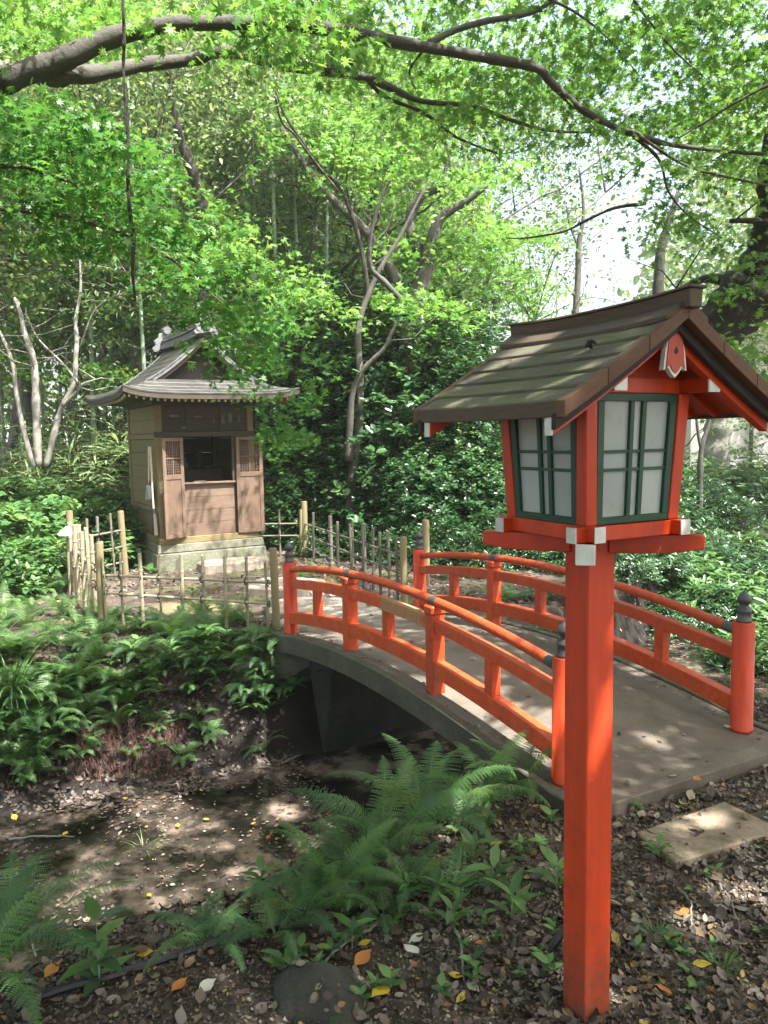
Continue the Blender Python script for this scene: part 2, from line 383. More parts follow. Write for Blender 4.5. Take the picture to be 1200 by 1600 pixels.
def mk(name, mb, mat, parent=None, bevel=0, smooth=False, loc=None, rot=None):
    me = bpy.data.meshes.new(name)
    me.from_pydata(mb.v, [], mb.f)
    if bevel or True:
        bm = bmesh.new(); bm.from_mesh(me)
        bmesh.ops.recalc_face_normals(bm, faces=bm.faces)
        if bevel:
            ed = [e for e in bm.edges if len(e.link_faces) == 2 and e.calc_face_angle(0) > .6]
            bmesh.ops.bevel(bm, geom=ed, offset=bevel, segments=1, affect='EDGES', clamp_overlap=True)
        bm.to_mesh(me); bm.free()
    if smooth: me.shade_smooth() if hasattr(me, 'shade_smooth') else None
    me.materials.append(M[mat])
    o = bpy.data.objects.new(name, me); COL.objects.link(o)
    if parent: o.parent = parent
    if loc is not None: o.location = loc
    if rot is not None: o.rotation_euler = rot
    return o
def tag(o, label, cat, group=None, kind=None):
    if label: o['label'] = label
    if cat: o['category'] = cat
    if group: o['group'] = group
    if kind: o['kind'] = kind
    return o
def thing(name, label, cat, loc=(0, 0, 0), rz=0, group=None):
    o = bpy.data.objects.new(name, None); COL.objects.link(o)
    o.location = loc; o.rotation_euler = (0, 0, rz); o.empty_display_size = .1
    return tag(o, label, cat, group)
def inst(name, data, parent=None, loc=(0, 0, 0), rot=(0, 0, 0), sc=(1, 1, 1)):
    o = bpy.data.objects.new(name, data); COL.objects.link(o)
    o.parent = parent; o.location = loc; o.rotation_euler = rot; o.scale = sc if hasattr(sc, '__len__') else (sc,)*3
    return o
def dup(o, loc, rz, sc=1, label=None, group=None):
    c = o.copy(); COL.objects.link(c); c.location = loc; c.rotation_euler = (0, 0, rz); c.scale = (sc,)*3
    if label: c['label'] = label
    if group: c['group'] = group
    for ch in list(o.children):
        d = ch.copy(); COL.objects.link(d); d.parent = c
        for g in ch.children:
            e = g.copy(); COL.objects.link(e); e.parent = d
    return c
def quick(name, V, F, mat, parent=None, rnd=None, loc=None, smooth=False):
    """fast mesh from numpy arrays; F is (n, 3) or (n, 4)"""
    me = bpy.data.meshes.new(name); n, k = F.shape
    me.vertices.add(len(V)); me.vertices.foreach_set('co', np.ascontiguousarray(V, dtype=np.float32).ravel())
    me.loops.add(n*k); me.loops.foreach_set('vertex_index', np.ascontiguousarray(F, dtype=np.int32).ravel())
    me.polygons.add(n); me.polygons.foreach_set('loop_start', np.arange(0, n*k, k, dtype=np.int32)); me.polygons.foreach_set('loop_total', np.full(n, k, dtype=np.int32))
    if smooth: me.polygons.foreach_set('use_smooth', np.ones(n, dtype=bool))
    if rnd is not None:
        at_ = me.attributes.new('rnd', 'FLOAT', 'POINT'); at_.data.foreach_set('value', np.ascontiguousarray(rnd, dtype=np.float32))
    me.update(calc_edges=True)
    me.materials.append(M[mat] if isinstance(mat, str) else mat)
    o = bpy.data.objects.new(name, me); COL.objects.link(o)
    if parent: o.parent = parent
    if loc is not None: o.location = loc
    return o
# leaf shapes: x towards the tip, y sideways, z the leaf's normal
def tpl_oval(w=.27, fold=.06):
    v = np.array([(0, 0, 0), (.3, w, fold), (.68, w*.8, fold*.7), (1, 0, -.05), (.68, -w*.8, fold*.7), (.3, -w, fold)]); f = np.array([(0, 3, 2, 1), (0, 5, 4, 3)])
    return v, f
def tpl_blade(w=.07):
    v = np.array([(0, 0, 0), (.35, w, .02), (1, 0, -.12), (.35, -w, .02)]); return v, np.array([(0, 3, 2, 1)])
def tpl_maple(n=7, notch=.34):
    A = {7: [(-128, .42), (-82, .72), (-40, .92), (0, 1), (40, .92), (82, .72), (128, .42)], 5: [(-110, .6), (-52, .9), (0, 1), (52, .9), (110, .6)], 3: [(-70, .85), (0, 1), (70, .85)]}[n]
    v = [(0, 0, 0)]; f = []
    ang = [a for a, l in A]; st = 360/8 if n == 7 else (360/6 if n == 5 else 90)
    ed = [ang[0]-st/2] + [(a+b)/2 for a, b in zip(ang[:-1], ang[1:])] + [ang[-1]+st/2]
    for a in ed: v.append((notch*.62*math.cos(R(a)), notch*.62*math.sin(R(a)), .015))
    for a, l in A: v.append((l*.62*math.cos(R(a)), l*.62*math.sin(R(a)), -.05*l))
    for i in range(n): f.append((0, 1+i, 2+n+i, 2+i))
    return np.array(v), np.array(f)
OVAL, BLADE, MAPLE7, MAPLE5, MAPLE3 = tpl_oval(), tpl_blade(), tpl_maple(7), tpl_maple(5, .38), tpl_maple(3, .45)
NARROW = tpl_oval(.17)
def norm(a): return a/np.maximum(np.linalg.norm(a, axis=1, keepdims=True), 1e-9)
def leaf_arrays(P_, nrm, dr, size, tpl, g, rnd=None):
    tv, tf = tpl; n = len(P_)
    nrm = norm(nrm); dr = norm(dr - nrm*np.sum(dr*nrm, 1, keepdims=True)); sd = np.cross(nrm, dr)
    size = np.broadcast_to(size, (n,))
    V = P_[:, None, :] + size[:, None, None]*(tv[None, :, 0:1]*dr[:, None, :] + tv[None, :, 1:2]*sd[:, None, :] + tv[None, :, 2:3]*nrm[:, None, :])
    F = (np.arange(n)*len(tv))[:, None, None] + tf[None]
    r = g.random(n) if rnd is None else rnd
    return V.reshape(-1, 3), F.reshape(-1, tf.shape[1]), np.repeat(r, len(tv))
def leaf_obj(name, P_, size, tpl, mat, parent=None, flat=.5, droop=.2, g=rng, loc=(0, 0, 0), stuff=True, out=None, rnd=None):
    n = len(P_)
    nr = g.normal(size=(n, 3))*(1-flat) + np.array([0, 0, 1.])*flat
    dr = g.normal(size=(n, 3)); dr[:, 2] = dr[:, 2]*.3 - droop
    if out is not None: dr = dr*.6 + out*1.0
    sz = size*(.65+.7*g.random(n))
    V, F, r = leaf_arrays(P_-np.array(loc), nr, dr, sz, tpl, g, rnd)
    o = quick(name, V, F, mat, parent, r)
    if stuff: o['kind'] = 'stuff'
    return o
# openings cut in the crown overhead to put sun on chosen spots (pixel, how wide in metres)
GAPS = []
def add_gap(p, r): GAPS.append((np.array(p, float), r))
def open_sky(P_):
    """True where a leaf stays: it is not in one of the openings along the sun's direction"""
    keep = np.ones(len(P_), bool); s = np.array(SUN)
    for c, r in GAPS:
        d = P_ - c; t = d @ s - (.9 if r > .4 else 0)
        q = np.linalg.norm(d - (d @ s)[:, None]*s, axis=1)
        keep &= ~((q < r+.05) & (t > .8))
    return keep
def catmull(pts, n=6):
    pts = np.array(pts, float); out = []
    P_ = np.vstack([2*pts[0]-pts[1], pts, 2*pts[-1]-pts[-2]])
    for i in range(1, len(P_)-2):
        for t in np.linspace(0, 1, n, endpoint=False):
            a, b, c, d = P_[i-1:i+3]
            out.append(.5*((2*b) + (-a+c)*t + (2*a-5*b+4*c-d)*t*t + (-a+3*b-3*c+d)*t**3))
    out.append(pts[-1]); return np.array(out)
def limb(mb, pts, r0, r1, n=7, sub=5, wob=.0, g=rng, rad=None):
    """a tapering, gently crooked limb through points"""
    c = catmull(pts, sub); m = len(c)
    rr = np.linspace(r0, r1, m) if rad is None else np.interp(np.linspace(0, 1, m), np.linspace(0, 1, len(rad)), rad)
    rr = rr*(1+.08*g.normal(size=m))
    if wob: c[1:-1] += g.normal(size=(m-2, 3))*wob
    mb.tube(c, rr, n); return c
exec_order = None

# ------------------------------------------------------------------ ground and stream
def axis(lo, hi, step, far, grow=1.18):
    a = list(np.arange(lo, hi, step)); s = step; x = lo
    left = []
    while x > -far: s *= grow; x -= s; left.append(x)
    s = step; x = a[-1]; right = []
    while x < far: s *= grow; x += s; right.append(x)
    return np.array(left[::-1] + a + right)
gx, gy_ = axis(-4.2, 4.6, .045, 600), axis(1.2, 11.0, .045, 900)
GX, GY = np.meshgrid(gx, gy_, indexing='ij')
GZ = height(GX, GY)
V = np.stack([GX, GY, GZ], -1).reshape(-1, 3)
ii = np.arange(len(gx)-1)[:, None]*len(gy_) + np.arange(len(gy_)-1)[None]
F = np.stack([ii, ii+len(gy_), ii+len(gy_)+1, ii+1], -1).reshape(-1, 4)
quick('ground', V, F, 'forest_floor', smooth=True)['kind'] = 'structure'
wv = []
for (x, y), s in zip(CH, [1]*len(CH)): wv.append((x, y))
wl = MB(); k = len(CH)
rings = []
for i, (x, y) in enumerate(CH):
    a = CH[max(i-1, 0)]; b = CH[min(i+1, k-1)]; d = np.array(b)-np.array(a); d = d/np.hypot(*d); nn = np.array([-d[1], d[0]])
    w = 1.5 if i < 6 else 3.6
    rings.append([(x-nn[0]*1.7, y-nn[1]*1.7, WATER), (x+nn[0]*w, y+nn[1]*w, WATER)])
wl.loft(rings, closed=False)
mk('stream_water', wl, 'muddy_water')['kind'] = 'structure'

# ------------------------------------------------------------------ arched footbridge
BB, BW, BL, BX, BY = .5057, 1.1157, 2.9457, .7284, 3.1615
bump = lambda s: 4*min(max(s/BL, 0), 1)*(1-min(max(s/BL, 0), 1))
bridge = thing('arched_footbridge', 'small arched footbridge with vermilion railings and a bare concrete deck over the muddy stream', 'footbridge', (BX, BY, 0), BB)
def bworld(x, y, z=0):
    c, s = math.cos(BB), math.sin(BB); return np.array([BX + x*c - y*s, BY + x*s + y*c, z])
dz = lambda s: .055 + .125*bump(s)
ss = list(np.linspace(-.24, BL+.12, 40))
mb = MB(); mb.loft([[(-.10, s, dz(s)), (BW+.12, s, dz(s)), (BW+.12, s, dz(s)-.10), (-.10, s, dz(s)-.10)] for s in ss])
deck = mk('deck', mb, 'deck_concrete', bridge, bevel=.004)
for x0, x1 in ((-.125, -.075), (BW+.095, BW+.145)):
    mb = MB(); mb.loft([[(x0, s, dz(s)+.012), (x1, s, dz(s)+.012), (x1, s, dz(s)-.115+.0*s), (x0, s, dz(s)-.115)] for s in ss])
    mk('edge_beam', mb, 'side_concrete', bridge, bevel=.006)
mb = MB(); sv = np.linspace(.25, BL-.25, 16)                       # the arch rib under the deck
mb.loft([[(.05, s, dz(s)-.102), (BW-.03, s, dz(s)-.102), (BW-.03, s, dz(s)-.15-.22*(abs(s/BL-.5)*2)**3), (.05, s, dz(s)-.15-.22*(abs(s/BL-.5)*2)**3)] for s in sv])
mk('arch_rib', mb, 'shaded_concrete', bridge)
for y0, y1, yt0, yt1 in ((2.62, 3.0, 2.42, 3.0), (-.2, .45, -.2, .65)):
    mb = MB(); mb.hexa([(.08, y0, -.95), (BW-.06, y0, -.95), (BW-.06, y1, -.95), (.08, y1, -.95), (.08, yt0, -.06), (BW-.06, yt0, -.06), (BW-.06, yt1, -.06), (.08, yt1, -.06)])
    mk('abutment', mb, 'shaded_concrete', bridge, bevel=.01)
fin_prof = [(.036, 0), (.036, .012), (.032, .016), (.032, .048), (.035, .052), (.035, .058), (.031, .062), (.031, .070), (.022, .078), (.019, .084), (.028, .092), (.033, .104), (.033, .114), (.026, .128), (.012, .140), (.005, .152), (.001, .160)]
fin = MB().lathe(fin_prof, 20)
post_me = MB().lathe([(.052, 0), (.053, .02), (.052, .02), (.0505, .522), (.047, .532), (.047, .534)], 24)
strut_me = None
pm = fm = None
hand = lambda s: .535 + .125*bump(s)
midz = lambda s: .425 + .115*bump(s)
lowz = lambda s: .175 + .14*bump(s)
def near_paint(xx): return 'rail_vermilion'
for xi, xx in enumerate((0, BW)):
    for s in (0, BL):
        zb = .055
        p = inst('end_post', pm, bridge, (xx, s, zb)) if pm else mk('end_post', post_me, 'vermilion', bridge, smooth=False, loc=(xx, s, zb))
        if not pm: pm = p.data; pm.shade_smooth()
        if fm: inst('finial', fm, p, (0, 0, .534))
        else:
            f_ = mk('finial', fin, 'finial_iron', p, loc=(0, 0, .534)); fm = f_.data; fm.shade_smooth()
    rs = np.linspace(0, BL, 36)
    mb = MB(); mb.tube([(xx, s, hand(s)) for s in rs], .0245, 12)
    h = mk('handrail', mb, 'rail_vermilion', bridge); h.data.shade_smooth()
    for nm, fz, hh, w in (('middle_rail', midz, .062, .052), ('lower_rail', lowz, .082, .062)):
        mb = MB(); mb.loft([[(xx-w/2, s, fz(s)-hh/2), (xx+w/2, s, fz(s)-hh/2), (xx+w/2, s, fz(s)+hh/2), (xx-w/2, s, fz(s)+hh/2)] for s in rs])
        mk(nm, mb, 'rail_vermilion', bridge, bevel=.0035)
    if xi == 0:
        mb = MB(); q = np.linspace(1.03, 1.52, 8)
        mb.loft([[(xx-.0272, s, midz(s)-.0325), (xx+.0272, s, midz(s)-.0325), (xx+.0272, s, midz(s)+.0325), (xx-.0272, s, midz(s)+.0325)] for s in q])
        o = mk('patched_rail_section', mb, 'bare_rail_wood', bridge); o['label'] = 'newer unpainted length of the middle rail'
    for k in range(1, 6):
        s = BL*k/6
        if k % 2:
            mb = MB().box(xx-.026, xx+.026, s-.03, s+.03, lowz(s)+.038, midz(s)-.028)
            mk('strut', mb, 'rail_vermilion', bridge, bevel=.003)
        else:
            mb = MB().box(xx-.038, xx+.038, s-.036, s+.036, dz(s)-.01, midz(s)+.055)
            b_ = mk('standard', mb, 'rail_vermilion', bridge, bevel=.004)
            mb = MB().box(xx-.045, xx+.045, s-.043, s+.043, midz(s)+.055, hand(s)-.018)
            mk('bearing_block', mb, 'rail_vermilion', b_, bevel=.008)
            mb = MB().tube([(xx, s-.03, hand(s-.03)), (xx, s+.03, hand(s+.03))], .0262, 12)
            mk('metal_collar', mb, 'finial_iron', b_)
    for s in (.075,):
        mb = MB().tube([(xx, s-.03, hand(s-.03)), (xx, s+.03, hand(s+.03))], .0262, 12)
        mk('metal_collar', mb, 'finial_iron', bridge)

# ------------------------------------------------------------------ vermilion garden lantern
LX, LY, LA = .5054, 1.9343, 1.0825
lan = thing('garden_lantern', 'tall vermilion lantern on a square post with green framed windows and mossy gabled roof', 'lantern', (LX, LY, 0), -LA)
hp, hb, zb, ht, zt = .0427, .1441, 1.2992, .1587, 1.585
mb = MB().box(-hp, hp, -hp, hp, -.05, 1.262); mk('post', mb, 'post_vermilion', lan, bevel=.003)
r2 = math.sqrt(.5)
for i, (dx, dy) in enumerate(((1, -1), (-1, -1), (-1, 1), (1, 1))):      # diagonal bracket arms
    d = Vector((dx*r2, dy*r2, 0)); sdv = Vector((-d.y, d.x, 0))
    L = .262 if i else .222
    rings = []
    for t in (0.045, .12, .19, .235, L) if i else (.045, .12, .18, L):
        lo = 1.208 + (.014*((t-.12)/.14)**2 if t > .12 and i else 0); w = .021
        rings.append([tuple(d*t + sdv*-w + Vector((0, 0, lo))), tuple(d*t + sdv*w + Vector((0, 0, lo))), tuple(d*t + sdv*w + Vector((0, 0, 1.2545))), tuple(d*t - sdv*w + Vector((0, 0, 1.2545)))])
    a_ = mk('bracket_arm', MB().loft(rings), 'vermilion', lan, bevel=.002)
    if i == 0:
        m2 = MB().bar(d*L + Vector((0, 0, 1.2315)), d*(L+.004) + Vector((0, 0, 1.2315)), .043, .047); mk('white_end', m2, 'white_paint', a_, bevel=.004)
e_ = hb - .012
for ax in (0, 1):                                                          # crossing sill beams with painted ends
    for sg in (-1, 1):
        o_ = sg*e_; ext = hb+.030; z0, z1 = (1.2562, 1.2900) if ax else (1.2582, 1.2920)
        w = .0145
        mb = MB().box(-ext, ext, o_-w, o_+w, z0, z1) if ax == 0 else MB().box(o_-w, o_+w, -ext, ext, z0, z1)
        sb = mk('sill_beam', mb, 'vermilion', lan, bevel=.0015)
        for q in (-1, 1):
            x = q*ext; x2 = q*(ext+.003)
            mb = MB().box(min(x, x2), max(x, x2), o_-w-.0006, o_+w+.0006, z0-.0006, z1+.0006) if ax == 0 else MB().box(o_-w-.0006, o_+w+.0006, min(x, x2), max(x, x2), z0-.0006, z1+.0006)
            mk('white_end', mb, 'white_paint', sb)
mb = MB().box(-hb+.02, hb-.02, -hb+.02, hb-.02, 1.2555, 1.268); mk('floor_board', mb, 'vermilion', lan)
def wallp(k, s, t, n):
    """point on wall k: s across (metres), t height 0..1, n outwards from the column face"""
    h = hb + (ht-hb)*t; z = 1.292 + (zt-1.292)*t; s = s*h/hb
    x, y = h+n, s
    for _ in range(k): x, y = -y, x
    return (x, y, z)
for k in range(4):
    def hx(s0, s1, t0, t1, n0, n1):
        return MB().hexa([wallp(k, s0, t0, n0), wallp(k, s1, t0, n0), wallp(k, s1, t0, n1), wallp(k, s0, t0, n1), wallp(k, s0, t1, n0), wallp(k, s1, t1, n0), wallp(k, s1, t1, n1), wallp(k, s0, t1, n1)])
    c_ = hb-.033
    q = []
    for t in (0, 1):
        h = hb+(ht-hb)*t; z = 1.292+(zt-1.292)*t; i_ = h-.033
        ring = [(i_, i_), (h, i_), (h, h), (i_, h)]
        for _ in range(k): ring = [(-y, x) for x, y in ring]
        q += [(x, y, z) for x, y in ring]
    mk('corner_post', MB().hexa(q), 'vermilion', lan, bevel=.002)
    fr = MB(); a = c_-.0008; fw = .018
    fr_ = []
    for (s0, s1, t0, t1) in ((-a, a, .0, .055), (-a, a, .94, 1.0), (-a, -a+fw, .055, .94), (a-fw, a, .055, .94)):
        h_ = hx(s0, s1, t0, t1, -.016, -.003); b0 = len(fr.v); fr.v += h_.v; fr.f += [tuple(i+b0 for i in f) for f in h_.f]
    wf = mk('window_frame', fr, 'green_paint', lan, bevel=.001)
    i0, i1 = -a+fw, a-fw; wdt = i1-i0
    xs = [0, .395, .455, .575, .640, 1]; ys = [.055, .405, .430, .545, .570, .94]
    for j in (1, 3): mk('muntin', hx(i0+wdt*xs[j], i0+wdt*xs[j+1], .055, .94, -.012, -.005), 'green_paint', wf, bevel=.0006)
    for j in (1, 3):
        m_ = hx(i0, i1, ys[j], ys[j+1], -.0115, -.0065); mk('glazing_bar', m_, 'green_paint', wf)
    for cx in ((0, 1), (2, 3), (4, 5)):
        for cy in ((0, 1), (2, 3), (4, 5)):
            mk('pane', hx(i0+wdt*xs[cx[0]], i0+wdt*xs[cx[1]], ys[cy[0]], ys[cy[1]], -.0145, -.0125), 'milky_pane', wf)
    # tie beam over each wall
    h = ht
    bx0 = MB().box(h-.034, h-.001, -h+.0335, h-.0335, zt+.0005, zt+.034)
    bx0.v = [((x, y, z) if k == 0 else (-y, x, z) if k == 1 else (-x, -y, z) if k == 2 else (y, -x, z)) for x, y, z in bx0.v]
    mk('tie_beam', bx0, 'vermilion', lan, bevel=.0015)
# roof: profile from eave (q=0) to ridge (q=1)
LU, EV, ZE, ZR = .2829, .3256, 1.548, 1.752
def rz_(q): return ZE + (ZR-ZE)*(.90*q + .10*q*q)
def lift(x): return .003*(abs(x)/LU)**2.2
for sg in (-1, 1):
    nC = 6
    for c in range(nC):
        q0, q1 = c/nC, min(1, (c+1)/nC + .06)
        rings = []
        for x in np.linspace(-LU, LU, 9):
            j = .0015*math.sin(x*23+c*2.1+sg)
            y0, y1 = sg*EV*(1-q0), sg*EV*(1-q1); l = lift(x)
            up = .010
            rings.append([(x, y0, rz_(q0)+l+(-.004 if c == 0 else .0078)+j*.5), (x, y0, rz_(q0)+l+up+.0045+j*.5), (x, y1, rz_(q1)+l+up-.005), (x, y1, rz_(q1)+l-.006)])
        mk('roof_board', MB().loft(rings), 'mossy_board', lan, bevel=.0012)
    # soffit and rafters
    rings = [[(x, sg*(EV-.006)*(1-q), rz_(q)+lift(x)-.0065) for q in (0, .25, .5, .75, 1)] + [(x, sg*(EV-.006)*(1-q), rz_(q)+lift(x)-.0135) for q in (1, .75, .5, .25, 0)] for x in np.linspace(-LU+.045, LU-.045, 5)]
    mk('soffit', MB().loft(rings), 'vermilion', lan)
    for x in np.linspace(-.19, .19, 6):
        mb = MB().bar((x, sg*EV*.93, rz_(.07)-.0225), (x, sg*.08, rz_(1-.08/EV)-.0225), .013, .0165); mk('rafter', mb, 'vermilion', lan)
    # eave fascia
    mb = MB().loft([[(x, sg*(EV+.004), rz_(0)+lift(x)-.020), (x, sg*(EV-.012), rz_(0)+lift(x)-.020), (x, sg*(EV-.012), rz_(0)+lift(x)+.012), (x, sg*(EV+.004), rz_(0)+lift(x)+.012)] for x in np.linspace(-LU+.002, LU-.002, 9)])
    mk('eave_fascia', mb, 'ridge_board', lan, bevel=.0015)
    for gx_ in (-1, 1):                                             # bargeboards, three layers
        for nm, mt, x0, x1, dt, db, nl in (('bargeboard', 'barge_board', LU-.018, LU+.006, .011, -.022, 3), ('inner_board', 'shade_black', LU-.034, LU-.0185, -.014, -.046, 1), ('gable_rafter', 'vermilion', LU-.062, LU-.040, -.014, -.062, 1)):  # inner board blackened for the shade under the bargeboard
            for pc in range(nl):
                qs = np.linspace(pc/nl+(.002 if pc else -.0), (pc+1)/nl-(.002 if pc < nl-1 else 0), 7)
                qs = qs if nm != 'gable_rafter' else np.linspace(.03, 1, 9)
                rings = []
                for q in qs:
                    y = sg*(EV+.006)*(1-q); z = rz_(q)+lift(LU)
                    rings.append([(gx_*x0, y, z+dt), (gx_*x1, y, z+dt), (gx_*x1, y, z+db), (gx_*x0, y, z+db)])
                o = mk(nm, MB().loft(rings), mt, lan, bevel=.0012)
            if nm == 'gable_rafter':
                y = sg*(EV+.006)*.97; z = rz_(.03)+lift(LU)
                y2 = y+sg*.003
                mk('white_tip', MB().box(gx_*x0 if gx_ > 0 else -x1, gx_*x1 if gx_ > 0 else -x0, min(y, y2), max(y, y2), z+db, z+dt), 'white_paint', o)
# gable fill, purlins
for gx_ in (-1, 1):
    xg = ht-.028
    tri = [(gx_*xg, -ht, zt+.0345), (gx_*xg, ht, zt+.0345), (gx_*xg, .05, ZR-.045), (gx_*xg, -.05, ZR-.045)]
    mk('gable_panel', MB().prism(tri, (0, 0, 0), (gx_*.012, 0, 0)), 'vermilion', lan)
for yy in (-1, 1):
    y = yy*(ht-.018); pb = mk('purlin', MB().box(-LU+.045, LU-.045, y-.0165, y+.0165, zt+.0007, zt+.0335), 'vermilion', lan, bevel=.0015)
    for q in (-1, 1):
        x = q*(LU-.045); x2 = q*(LU-.041)
        mk('white_end', MB().box(min(x, x2), max(x, x2), y-.0175, y+.0175, zt-.0003, zt+.0345), 'white_paint', pb)
mk('ridge_purlin', MB().box(-LU+.045, LU-.045, -.013, .013, ZR-.045, ZR-.017), 'vermilion', lan)
# ridge
xs_ = np.linspace(-LU-.004, LU+.004, 13)
rl = lambda x: -.006+.009*(abs(x)/LU)**2.4
for sg in (-1, 1):
    mk('ridge_skirt', MB().loft([[(x, sg*.062, ZR-.029+rl(x)), (x, sg*.0615, ZR-.018+rl(x)), (x, sg*.0165, ZR+.012+rl(x)), (x, sg*.012, ZR-.004+rl(x))] for x in xs_]), 'ridge_board', lan, bevel=.001)
mk('ridge_beam', MB().loft([[(x, -.0165, ZR-.004+rl(x)), (x, .0165, ZR-.004+rl(x)), (x, .0205, ZR+.034+rl(x)), (x, -.0205, ZR+.034+rl(x))] for x in np.linspace(-LU-.012, LU+.024, 13)]), 'ridge_board', lan, bevel=.0015)
mk('ridge_cap', MB().loft([[(x, -.026, ZR+.0345+rl(x)), (x, .026, ZR+.0345+rl(x)), (x, .024, ZR+.040+rl(x)), (x, -.024, ZR+.040+rl(x))] for x in np.linspace(-LU-.018, LU+.030, 13)]), 'ridge_board', lan, bevel=.001)
# pendant (gegyo)
gz0 = ZR-.088; xg = LU-.034
def gp(s, o=0):
    s, o = s*1.5, o*1.3
    return [(xg, -.008*s, gz0+.028*s), (xg, .008*s, gz0+.028*s), (xg, .014*s+o*.4, gz0+.016*s), (xg, .0155*s+o, gz0+.004*s), (xg, .0185*s+o*1.3, gz0-.022*s-o*.6), (xg, .0115*s+o*.5, gz0-.016*s-o*1.2), (xg, .0065*s+o*.2, gz0-.024*s-o*1.2), (xg, 0, gz0-.029*s-o*1.5), (xg, -.0065*s-o*.2, gz0-.024*s-o*1.2), (xg, -.0115*s-o*.5, gz0-.016*s-o*1.2), (xg, -.0185*s-o*1.3, gz0-.022*s-o*.6), (xg, -.0155*s-o, gz0+.004*s), (xg, -.014*s-o*.4, gz0+.016*s)]
mk('pendant_rim', MB().prism(gp(1, .0042), (-.006, 0, 0), (.006, 0, 0)), 'white_paint', lan)
pd = mk('gable_pendant', MB().prism(gp(1), (.0065, 0, 0), (.0085, 0, 0)), 'vermilion', lan)
mk('pendant_hole', MB().prism([(xg, .006*math.cos(a), gz0+.004+.006*math.sin(a)+(.005 if abs(a-math.pi/2) < .1 else 0)) for a in np.linspace(0, 2*math.pi, 13)[:-1]], (.0086, 0, 0), (.0092, 0, 0)), 'shade_black', pd)
mb = MB()
for i in range(7):
    a = rng.normal(size=3)*.006; b = rng.normal(size=3)*.012; mb.tube([a, a*.3+b*.5, b], [.004, .004, .001], 5)
o = mk('dead_twig_clump', mb, 'bark_dark'); lw = lambda x, y, z: (LX+x*math.cos(LA)+y*math.sin(LA), LY-x*math.sin(LA)+y*math.cos(LA), z)
o.location = lw(.14, -.13, rz_(.6)+.030); tag(o, 'small dark clump of dead twigs lying on the mossy lantern roof', 'twigs')

# ------------------------------------------------------------------ wooden shrine
SX, SY, SR = -2.55, 8.95, R(30)
shr = thing('wooden_shrine', 'small weathered wooden shrine with open lattice doors and curved grey roof on mossy stone', 'shrine', (SX, SY, 0), SR)
WW, DD = 1.16, 1.40
mb = MB().hexa([(-.09, -.10, -.1), (WW+.12, -.10, -.1), (WW+.12, DD+.1, -.1), (-.09, DD+.1, -.1), (-.055, -.065, .20), (WW+.085, -.065, .20), (WW+.085, DD+.05, .20), (-.055, DD+.05, .20)])
mk('foundation_stone', mb, 'base_stone', shr, bevel=.012)
mb = MB().hexa([(-.05, -.06, .203), (WW+.08, -.06, .203), (WW+.08, DD+.05, .203), (-.05, DD+.05, .203), (-.03, -.045, .30), (WW+.06, -.045, .30), (WW+.06, DD+.03, .30), (-.03, DD+.03, .30)])
mk('plinth_stone', mb, 'base_stone', shr, bevel=.01)
mb = MB().box(-.02, WW+.02, -.025, DD+.02, .302, .375); mk('ground_sill', mb, 'tan_plank', shr, bevel=.004)
for x in (0, WW-.075):
    for y in (0, DD-.075): mk('corner_post', MB().box(x, x+.075, y, y+.075, .376, 1.90), 'tan_plank', shr, bevel=.004)
def planks(x0, x1, z0, z1, n, wall, mt):
    h = (z1-z0)/n
    for i in range(n):
        j = float(rng.uniform(-.003, .003)); a, b = z0+i*h+.0015, z0+(i+1)*h-.0015
        if wall == 'front': mb = MB().box(x0, x1, .012+j, .035, a, b)
        if wall == 'left': mb = MB().box(.012+j, .035, x0, x1, a, b)
        if wall == 'right': mb = MB().box(WW-.035, WW-.012+j, x0, x1, a, b)
        if wall == 'back': mb = MB().box(x0, x1, DD-.035, DD-.012+j, a, b)
        mk('wall_plank', mb, mt, shr, bevel=.002)
for w_, l_ in (('left', DD), ('right', DD)):
    planks(.0765, l_-.0765, .376, .66, 2, w_, 'tan_plank'); planks(.0765, l_-.0765, .72, 1.50, 5, w_, 'tan_plank'); planks(.0765, l_-.0765, 1.565, 1.88, 2, w_, 'tan_plank')
    x = -.008 if w_ == 'left' else WW-.05
    for z0, z1 in ((.662, .718), (1.502, 1.563)): mk('wall_rail', MB().box(x, x+.058, .0, l_, z0, z1) if False else MB().box(x, x+.058, -.004, l_+.004, z0, z1), 'tan_plank', shr, bevel=.003)
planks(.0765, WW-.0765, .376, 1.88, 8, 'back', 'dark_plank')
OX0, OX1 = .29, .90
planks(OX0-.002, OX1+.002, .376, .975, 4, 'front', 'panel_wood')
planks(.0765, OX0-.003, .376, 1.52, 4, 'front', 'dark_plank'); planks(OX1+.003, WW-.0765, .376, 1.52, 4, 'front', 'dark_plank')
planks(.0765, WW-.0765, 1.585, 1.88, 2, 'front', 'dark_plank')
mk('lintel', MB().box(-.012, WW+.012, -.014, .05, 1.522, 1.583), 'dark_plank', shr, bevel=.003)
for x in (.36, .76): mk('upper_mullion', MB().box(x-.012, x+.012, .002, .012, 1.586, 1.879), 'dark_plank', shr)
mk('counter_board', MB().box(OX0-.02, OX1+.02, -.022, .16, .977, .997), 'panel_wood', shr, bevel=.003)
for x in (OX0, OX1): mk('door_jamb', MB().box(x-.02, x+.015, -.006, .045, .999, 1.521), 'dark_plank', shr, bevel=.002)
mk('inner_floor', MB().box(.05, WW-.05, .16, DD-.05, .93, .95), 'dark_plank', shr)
mk('altar_shelf', MB().box(.2, .95, .55, .85, .951, 1.13), 'dark_plank', shr, bevel=.004)
